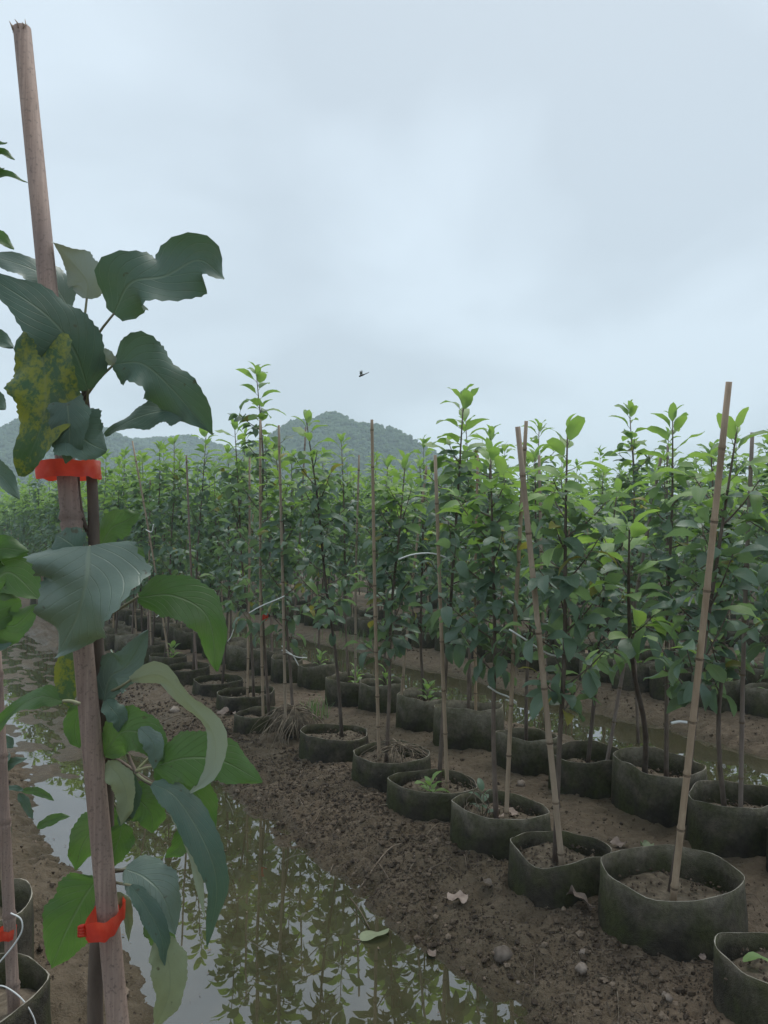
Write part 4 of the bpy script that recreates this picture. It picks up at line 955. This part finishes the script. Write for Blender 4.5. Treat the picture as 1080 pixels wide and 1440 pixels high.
while cnt < 45:
    s_, t_ = rp_.uniform(1.0, 4.5), rp_.uniform(1.25, 2.75); x, y = W(s_, t_); q = pix((x, y, 0))
    if not (0 < q[0] < 1080 and q[1] < 1440): continue
    if any(math.hypot(x - c.x, y - c.y) < D * .56 for c, D, h in BASES.values()): continue
    cnt += 1; r = rp_.uniform(.0025, .0075)
    o = obj('pebble', PEB[rp_.randrange(5)], loc=(x, y, gz(x, y) + r * .3)); o.scale = (r, r, r); o.rotation_euler = (0, 0, rp_.uniform(0, 6))
    tag(o, 'tiny pale pebble lying on the mud of the near bed', 'pebble', 'pebbles on the near bed')
# clods
rng = np.random.default_rng(8); k = 32000
s_ = rng.uniform(0.7, 6.5, k); t_ = np.concatenate([rng.uniform(1.15, 1.75, k // 2), rng.uniform(-0.3, 4.6, k - k // 2)])
d = dist_to_ditch(s_, t_); ok = (d > 0.01) & (rng.uniform(size=k) < np.where(d < .4, 1.0, .7)); s_, t_ = s_[ok], t_[ok]
cl = fbm(s_ * 3 + 5, t_ * 3, 2); ok = cl > rng.uniform(-.5, .35, len(cl)); s_, t_ = s_[ok], t_[ok]
hz = ground_h(s_, t_); rr_ = 0.0022 + 0.010 * rng.uniform(size=len(s_)) ** 3.2
phi = (1 + 5 ** .5) / 2
ico = np.array([(-1, phi, 0), (1, phi, 0), (-1, -phi, 0), (1, -phi, 0), (0, -1, phi), (0, 1, phi), (0, -1, -phi), (0, 1, -phi), (phi, 0, -1), (phi, 0, 1), (-phi, 0, -1), (-phi, 0, 1)]) / math.hypot(1, phi)
icf = np.array([(0, 11, 5), (0, 5, 1), (0, 1, 7), (0, 7, 10), (0, 10, 11), (1, 5, 9), (5, 11, 4), (11, 10, 2), (10, 7, 6), (7, 1, 8), (3, 9, 4), (3, 4, 2), (3, 2, 6), (3, 6, 8), (3, 8, 9), (4, 9, 5), (2, 4, 11), (6, 2, 10), (8, 6, 7), (9, 8, 1)])
pos = np.stack([t_ * CT - s_ * ST, t_ * ST + s_ * CT, hz + rr_ * .3], 1)
inside = np.zeros(len(pos), bool)
for c, D, h in BASES.values(): inside |= np.hypot(pos[:, 0] - c.x, pos[:, 1] - c.y) < D * .5
pos = pos[~inside]; rr_ = rr_[~inside]
def clod_mat():
    m, t, o = newmat('mud_crumbs'); ge = N(t, 'ShaderNodeNewGeometry'); n = noise(t, 220, 3, 0.6)
    c = ramp(t, ge.outputs['Random Per Island'], [(0.0, (0.050, 0.034, 0.023)), (0.45, (0.105, 0.076, 0.052)), (0.85, (0.165, 0.122, 0.085)), (1.0, (0.25, 0.19, 0.14))]).outputs[0]
    principled(t, o, mixc(t, n.outputs['Fac'], c, mixc(t, 1.0, c, (0.5, 0.5, 0.5), 'MULTIPLY')), 0.75, 0.3, bump(t, n.outputs['Fac'], 0.6, 0.004)); return m
M['clod'] = clod_mat()
vv = pos[:, None] + ico[None] * rr_[:, None, None] * rng.uniform(.55, 1.35, (len(pos), 12, 1)) * np.array([1, 1, .75])
cf = (icf[None] + (np.arange(len(pos)) * 12)[:, None, None]).reshape(-1, 3)
tag(obj('mud_clods', mesh_of('mud_clods', vv.reshape(-1, 3), cf, [M['clod']], False)), 'crumbly mud clods scattered over the banks', 'clods', kind='stuff')

k = 70000
s_ = rng.uniform(0.7, 1, k) + 3.6 * rng.uniform(0, 1, k) ** 1.3; t_ = np.where(rng.uniform(size=k) < .6, rng.uniform(1.15, 1.75, k), rng.uniform(-0.2, 4.3, k))
dd_ = dist_to_ditch(s_, t_); ok = (dd_ > 0.0) & (fbm(s_ * 5 + 2, t_ * 5, 3) > rng.uniform(-.6, .45, k)); s_, t_ = s_[ok], t_[ok]
px_ = t_ * CT - s_ * ST; py_ = t_ * ST + s_ * CT; ok = np.ones(len(s_), bool)
for c, D, h in BASES.values(): ok &= np.hypot(px_ - c.x, py_ - c.y) > D * .53
s_, t_, px_, py_ = s_[ok], t_[ok], px_[ok], py_[ok]
rr_ = rng.uniform(.0012, .0042, len(s_)); pos = np.stack([px_, py_, ground_h(s_, t_) + rr_ * .3], 1)
octv = np.array([(1, 0, 0), (-1, 0, 0), (0, 1, 0), (0, -1, 0), (0, 0, 1), (0, 0, -1)], float); octf = np.array([(0, 2, 4), (2, 1, 4), (1, 3, 4), (3, 0, 4), (2, 0, 5), (1, 2, 5), (3, 1, 5), (0, 3, 5)])
an = rng.uniform(0, 6.28, len(pos)); ca_, sn_ = np.cos(an)[:, None], np.sin(an)[:, None]
vv = octv[None] * rr_[:, None, None] * rng.uniform(.5, 1.5, (len(pos), 6, 1))
vx = vv[..., 0] * ca_ - vv[..., 1] * sn_; vy = vv[..., 0] * sn_ + vv[..., 1] * ca_
vv = np.stack([vx, vy, vv[..., 2]], 2) + pos[:, None]
tag(obj('mud_crumbs', mesh_of('mud_crumbs', vv.reshape(-1, 3), (octf[None] + (np.arange(len(pos)) * 6)[:, None, None]).reshape(-1, 3), [M['clod']], False)), 'fine mud crumbs strewn over the near bed', 'crumbs', kind='stuff')
# crumbs on the soil of the near rings, and scraps on the ditch water
for key, (c, D, sl) in BASES.items():
    n_ = 170 if key[1] < 7 else 60; rad_ = D * .46 * rng.uniform(0, 1, n_) ** .5; an = rng.uniform(0, 6.28, n_); r_ = rng.uniform(.0015, .0065, n_)
    vv = octv[None] * r_[:, None, None] * rng.uniform(.5, 1.5, (n_, 6, 1)) + np.stack([rad_ * np.cos(an), rad_ * np.sin(an), sl + .008 + 0 * an], 1)[:, None]
    par = POTOBJ.get(key)
    if par: obj('soil_crumbs', mesh_of('soil_crumbs', vv.reshape(-1, 3), (octf[None] + (np.arange(n_) * 6)[:, None, None]).reshape(-1, 3), [M['clod']], False), par)['kind'] = 'stuff'
n_ = 420; a_ = rng.uniform(.6, 3.4, n_); b_ = rng.uniform(.45, 1.35, n_); dd_ = dist_to_ditch(a_, b_); ok = (dd_ < -.01) & (rng.uniform(size=n_) < np.where(dd_ > -.12, 1, .25)); a_, b_ = a_[ok], b_[ok]; n_ = len(a_)
sz = rng.uniform(.0010, .0038, n_); an = rng.uniform(0, 6.28, n_); q4 = np.array([(-1.6, -.5, 0), (1.2, -.7, 0), (1.7, .5, 0), (-1.1, .8, 0)])
vx = (q4[None, :, 0] * np.cos(an)[:, None] - q4[None, :, 1] * np.sin(an)[:, None]) * sz[:, None] * rng.uniform(.6, 1.3, (n_, 4)); vy = (q4[None, :, 0] * np.sin(an)[:, None] + q4[None, :, 1] * np.cos(an)[:, None]) * sz[:, None] * rng.uniform(.6, 1.3, (n_, 4))
vv = np.stack([vx + (b_ * CT - a_ * ST)[:, None], vy + (b_ * ST + a_ * CT)[:, None], np.full((n_, 4), WL + .0025) + rng.uniform(0, .002, (n_, 4))], 2)
tag(obj('floating_scraps', mesh_of('floating_scraps', vv.reshape(-1, 3), np.arange(n_ * 4).reshape(-1, 4), [M['twig']], False)), 'tiny plant scraps floating on the near ditch', 'scraps', kind='stuff')
# chopped dry plant litter
mb = MB(); rl = random.Random(64)
for k in range(1500):
    a_ = rl.uniform(.8, 4.6); b_ = rl.choice((rl.uniform(1.25, 1.7), rl.uniform(1.25, 2.8))); x, y = W(a_, b_)
    if any(math.hypot(x - c.x, y - c.y) < D * .53 for c, D, h in BASES.values()) or dist_to_ditch(np.array(a_), np.array(b_)) < .015: continue
    z = gz(x, y); th_ = rl.uniform(0, 6.28); L = rl.uniform(.006, .05) * (1 if rl.random() < .8 else 1.8); r = rl.uniform(.0005, .0016); dx, dy = L * math.cos(th_), L * math.sin(th_)
    z2 = gz(x + dx, y + dy)
    v, f = tube([(x, y, z + r + .001), (x + dx * .5, y + dy * .5 + rl.uniform(-.1, .1) * L, max(z, z2) + rl.uniform(.001, .008)), (x + dx, y + dy, z2 + r)], [r, r * .9, r * .5], 4, False); mb.add(v, f, 0 if rl.random() < .6 else 1)
tag(obj('dry_litter', mb.mesh('dry_litter', [M['twig'], M['root']])), 'fine dry straw and stalk litter strewn over the near mud', 'litter', kind='stuff')
# dead leaves
def dead(px, py, L, yaw, label, h=-0.01, lift=.012, mat='dead_leaf', seed=0, tilt=0.3, water=False):
    rr = random.Random(seed); g = G(px, py, WL if water else h); g.z = WL + .003 if water else gz(g.x, g.y) + lift; Lm = L / F * depth(g)
    v, f, uv, mi = blade([(-.5 * Lm, 0, 0), (-.15 * Lm, .03 * Lm, .06 * Lm), (.2 * Lm, -.02 * Lm, .03 * Lm), (.5 * Lm, .05 * Lm, .10 * Lm)], ((0, 0, 1), (0.2, .5, 1)), Lm * .36, 12, 6, .2, .0 if water else .45, 1.5, rr.uniform(0, 6), .1,
                         petiole=[(-.5 * Lm, 0, 0), (-.75 * Lm, .05 * Lm, .08 * Lm)], pr=.0012)
    o = obj('fallen_leaf', mesh_of('fallen_leaf', v, f, [M[mat], M['twig']], True, mi, uv), loc=g); o.rotation_euler = (tilt if not water else 0, 0.1 if not water else 0, yaw); return tag(o, label, 'leaf')
dead(815, 1288, 52, 1.9, 'large curled pale brown leaf below the dented grow ring', seed=1, tilt=.9, lift=.025)
dead(645, 1265, 34, .4, 'grey brown fallen leaf on the mud bank', seed=2)
dead(684, 1250, 26, 2.0, 'small whitish fallen leaf beside the grey brown one', seed=3, tilt=.6, mat='stone')
dead(871, 1197, 26, .3, 'tan fallen leaf behind the dented grow ring', seed=4)
dead(910, 1200, 26, 1.2, 'greenish fallen leaf between the two pot rows', seed=5, mat='hero_pale')
dead(988, 1360, 16, 1.0, 'small orange brown leaf under the widest grow ring', seed=6)
dead(318, 1008, 26, .2, 'tan fallen leaf at the far mud bank', seed=7)
dead(606, 1310, 20, 1.7, 'narrow grey fallen leaf by the water edge', seed=9)
dead(528, 1318, 46, .5, 'pale green leaf floating on the near ditch', seed=8, mat='hero_pale', water=True)
c, D, sl = BASES[('near', 3)]
for k, (dx, dy) in enumerate(((.02, -.02), (.05, .03), (-.01, .05))):
    v, f, uv, mi = blade([(-.03, 0, 0), (0, .004, .006), (.03, -.003, .01)], ((0, 0, 1), (.2, .4, 1)), .014, 8, 4, .2, .3)
    o = obj('fallen_leaf', mesh_of('fallen_leaf', v, f, [M['dead_leaf']], True, None, uv), loc=c + Vector((dx, dy, sl + .012))); o.rotation_euler = (0, 0, k * 2.1)
    tag(o, 'dry leaf on the soil of the fourth near grow ring', 'leaf', 'dry leaves in the fourth near ring')
# a leaf that lies in the corner ring
c, D, sl = BASES[('near', 0)]
v, f, uv, mi = blade([(-.03, 0, 0), (0, .004, .01), (.035, -.003, 0)], ((0, 0, 1), (0, 0, 1)), .014, 8, 4, .2, .1)
tag(obj('fallen_leaf', mesh_of('fallen_leaf', v, f, [M['young']], True, None, uv), loc=c + Vector((-.03, .05, sl + .015))), 'fresh green leaf lying in the corner grow ring', 'leaf')
# twigs
def twig(px0, py0, px1, py1, r, label, group=None, mat='twig', seed=0, arch=.02):
    rr = random.Random(seed); a = G(px0, py0, -.02); b = G(px1, py1, -.02); a.z = gz(a.x, a.y) + r; b.z = gz(b.x, b.y) + r; m = (a + b) / 2; m.z = max(gz(m.x, m.y), (a.z + b.z) / 2) + arch
    m += Vector((rr.uniform(-.015, .015), rr.uniform(-.015, .015), 0)); q = catmull([np.zeros(3), np.array(m - a), np.array(b - a)], 9)
    o = obj('twig', mesh_of('twig', *tube(q, np.linspace(r, r * .5, 9), 6), [M[mat]]), loc=a); return tag(o, label, 'twig', group)
twig(195, 1023, 275, 1002, .004, 'long thin twig lying on the far mud bank', seed=1)
twig(505, 1225, 570, 1190, .0032, 'dark twig slanting on the bank beside the ditch', seed=2)
twig(528, 1200, 548, 1235, .0025, 'short twig crossing the dark slanting twig', seed=3)
twig(752, 1340, 757, 1385, .002, 'thin reddish stalk upright on the mud', seed=4, arch=.0)
twig(868, 1395, 870, 1442, .002, 'pale stalk at the bottom edge of the photo', seed=5, mat='root', arch=.0)
twig(600, 1222, 640, 1228, .003, 'short dark twig by the fallen leaves', seed=6)
rt = random.Random(21)
for k in range(34):
    px, py = rt.uniform(420, 780), rt.uniform(1120, 1300)
    if py < 1070 + (px - 330) * .32 or py > 1135 + (px - 330) * .66: continue
    a = rt.uniform(0, 6.28); L = rt.uniform(14, 42)
    twig(px, py, px + L * math.cos(a), py + L * .5 * math.sin(a), rt.uniform(.0008, .0018), 'bit of dry stalk littering the near mud bank', 'dry stalks on the near mud bank', 'root' if rt.random() < .4 else 'twig', 100 + k, .008)
# stalk of the floating leaf
twig_o = tag(obj('floating_stalk', mesh_of('floating_stalk', *tube(catmull([np.array(G(492, 1262, WL + .012)) - np.array(G(520, 1308, WL)), np.array(G(506, 1280, WL + .012)) - np.array(G(520, 1308, WL)), np.array((0, 0, .004))], 8), .0018, 6), [M['root']]), loc=G(520, 1308, WL)), 'pale stalk floating beside the leaf on the ditch', 'stalk')
# exposed root clump (a sapling lifted out of its ring) and the tangle in the sixth ring
def roots(c, n, rad, h, seed, label, core=True, thin=1.0):
    rr = random.Random(seed); root = empty('root_clump', c); tag(root, label, 'root clump')
    if core:
        v, f = lump(seed, rad * .62, .8, 14); obj('soil_ball', mesh_of('soil_ball', [(x, y, z + h * .45) for x, y, z in v], f, [M['soil']]), root)
    for k in range(n):
        a = rr.uniform(0, 6.28); r1 = rad * rr.uniform(.55, 1.5); z0 = h * rr.uniform(.7, 1.1)
        ex, ey = r1 * math.cos(a), r1 * math.sin(a); ze = gz(c.x + ex, c.y + ey) - c.z if core else rr.uniform(-.02, h * .6)
        pts = [(rr.uniform(-.02, .02), rr.uniform(-.02, .02), z0), (ex * .45 + rr.uniform(-.02, .02), ey * .45 + rr.uniform(-.02, .02), z0 * rr.uniform(.85, 1.15)), (ex * .8 + rr.uniform(-.035, .035), ey * .8 + rr.uniform(-.035, .035), (z0 + ze) * rr.uniform(.3, .6)), (ex, ey, ze + .004)]
        obj('root', mesh_of('root', *tube(catmull(pts, 9), np.linspace(rr.uniform(.0014, .0046), .0008, 9) * thin, 5), [M['root']]), root)
    return root
c, D, sl = BASES[('near', 7)]
roots(Vector((c.x, c.y, gz(c.x, c.y))), 80, .17, .15, 5, 'bare clump of exposed roots without a ring in the near row')
c, D, sl = BASES[('near', 5)]
roots(Vector((c.x + .03, c.y - .03, c.z + sl)), 60, .14, .08, 9, 'tangle of dry roots spilling over the sixth near grow ring', False, .8)
c, D, sl = BASES[('near', 3)]
rt = random.Random(31); e = empty('dry_weed', c + Vector((-.09, -.03, sl))); tag(e, 'dry twiggy weed in the fourth near grow ring', 'weed')
for k in range(9):
    a = rt.uniform(0, 6.28); hh = rt.uniform(.05, .16)
    obj('stem', mesh_of('stem', *tube(catmull([(rt.uniform(-.04, .04), rt.uniform(-.03, .03), 0), (rt.uniform(-.05, .05), rt.uniform(-.04, .04), hh * .5), (rt.uniform(-.07, .07), rt.uniform(-.05, .05), hh)], 6), np.linspace(.0022, .0008, 6), 5), [M['twig']]), e)
# weeds with leaves
def weed(c, n, L, hh, seed, label, group, key='young'):
    rr = random.Random(seed); e = empty('weed', c); tag(e, label, 'weed', group)
    obj('stem', mesh_of('stem', *tube([(0, 0, -.01), (.003, 0, hh * .6), (0, .003, hh)], [.0022, .002, .001], 5), [M['petiole']]), e)
    for k in range(n):
        a = k * 2.4 + rr.uniform(-.3, .3); q = (k + .5) / n; el_ = R(20 + 50 * q); mm = (frame_from((math.cos(a) * math.cos(el_), math.sin(a) * math.cos(el_), math.sin(el_)), 0) * (L * rr.uniform(.7, 1.1))).to_4x4(); mm.translation = (0, 0, hh * q)
        obj('leaf', rr.choice(LEAF_V[key]), e, mat=mm)
c, D, sl = BASES[('near', 4)]; weed(c + Vector((-.02, -.06, sl)), 9, .06, .03, 1, 'small green weed in the fifth near grow ring', None)
c, D, sl = BASES[('near', 3)]; weed(c + Vector((-.06, .02, sl)), 7, .05, .08, 12, 'small dark weed in the fourth near grow ring', None, 'mature')
for k, i in enumerate((6, 7, 8, 9)):
    c, D, sl = BASES[('second', i)]; weed(c + Vector((.03, -.03, sl)), 10, .07, .09 + .03 * (k % 2), 20 + k, 'green weed in the %s grow ring of the second row' % ORD[i], None)
c, D, sl = BASES[('near', 12)]; weed(c + Vector((.05, -.04, sl)), 12, .07, .12, 31, 'pale green weed in the thirteenth near grow ring', None)
for k, p in enumerate([q for q in SPOTS if q[3] == 1 and q[4] == 0 and q[0] < 9][:14]):
    weed(Vector((p[1] + .07 * math.cos(k * 2.1), p[2] + .07 * math.sin(k * 2.1), gz(p[1], p[2]) + .10)), 8, .08, .08 + .05 * (k % 3), 60 + k, 'low green weed among the grow rings of the second bed', 'weeds of the second bed')
# grass
def grass(px, py, z, n, rad, hgt, seed, label):
    rr = random.Random(seed); g = G(px, py, z); g.z = gz(g.x, g.y); mb = MB()
    for k in range(n):
        a = rr.uniform(0, 6.28); r = rad * rr.uniform(0, 1) ** .6; x, y = r * math.cos(a), r * math.sin(a); b = rr.uniform(0, 6.28); h = hgt * rr.uniform(.5, 1.1); ln = h * rr.uniform(.2, .8); w_ = .0022
        pz = [(0, 0, 0), (ln * .35, 0, h * .65), (ln, 0, h)]; v = []
        for i, (u, _, zz_) in enumerate(pz):
            ww = w_ * (1, .9, .1)[i]
            for sgn in (-1, 1): v.append((x + u * math.cos(b) - sgn * ww * math.sin(b), y + u * math.sin(b) + sgn * ww * math.cos(b), zz_))
        mb.add(v, [(0, 1, 3, 2), (2, 3, 5, 4)])
    tag(obj('grass', mb.mesh('grass', [M['grass']]), loc=g), label, 'grass', kind='stuff')
grass(440, 1012, .0, 60, .10, .13, 1, 'tuft of green grass behind the exposed root clump')
grass(312, 868, .0, 260, .45, .17, 2, 'patch of green grass far along the near bed')
grass(330, 905, .0, 120, .3, .12, 3, 'thin grass between far grow rings')
grass(500, 900, .0, 150, .5, .14, 4, 'sparse grass and weeds at the edge of the second bed')
# dragonfly
df = P(511, 527, 4.2); e = empty('dragonfly', df); e.rotation_euler = (0, R(-22), 0); tag(e, 'small dark dragonfly flying against the grey sky', 'insect')
M['insect'] = mat_simple('insect_body', [(0.3, (.03, .03, .03)), (.7, (.07, .06, .05))], 60, .5)
M['wing'] = mat_simple('insect_wing', [(0.3, (.25, .27, .28)), (.7, (.35, .37, .38))], 60, .3)
obj('body', mesh_of('body', *tube([(-.026, 0, 0), (-.022, 0, 0), (-.014, 0, 0), (-.006, 0, 0), (.01, 0, 0), (.034, 0, .001)], [.003, .0048, .0045, .005, .0024, .0018], 8), [M['insect']]), e)
for sx in (0, 1):
    for sy in (-1, 1):
        v, f, uv, mi = blade([(-.014 + .007 * sx, 0, .004), (-.012 + .008 * sx, .015 * sy, .012), (-.010 + .010 * sx, .036 * sy, .020)], ((0, 0, 1), (0, 0, 1)), .0045, 6, 2, 0)
        obj('wing', mesh_of('wing', v, f, [M['wing']], True, None, uv), e)

# ------------------------------------------------------------------ damp air
m, t, o = newmat('damp_air'); pv = N(t, 'ShaderNodeVolumePrincipled'); pv.inputs['Color'].default_value = (0.76, 0.92, 1.0, 1); pv.inputs['Density'].default_value = 0.0025; pv.inputs['Anisotropy'].default_value = 0.2
t.links.new(pv.outputs[0], o.inputs['Volume'])
x0, x1, y0, y1, z0, z1 = -3700, 3700, -3700, 3700, -4.5, 37
v = [(x, y, z) for z in (z0, z1) for y in (y0, y1) for x in (x0, x1)]
hz_ = obj('haze', mesh_of('haze', v, [(0, 2, 3, 1), (4, 5, 7, 6), (0, 1, 5, 4), (2, 6, 7, 3), (0, 4, 6, 2), (1, 3, 7, 5)], [m], False)); tag(hz_, 'damp pale air over the nursery', 'haze', kind='stuff')
hz_.display_type = 'WIRE'
print('near leaves', NLEAF[0], 'objects', len(bpy.data.objects))
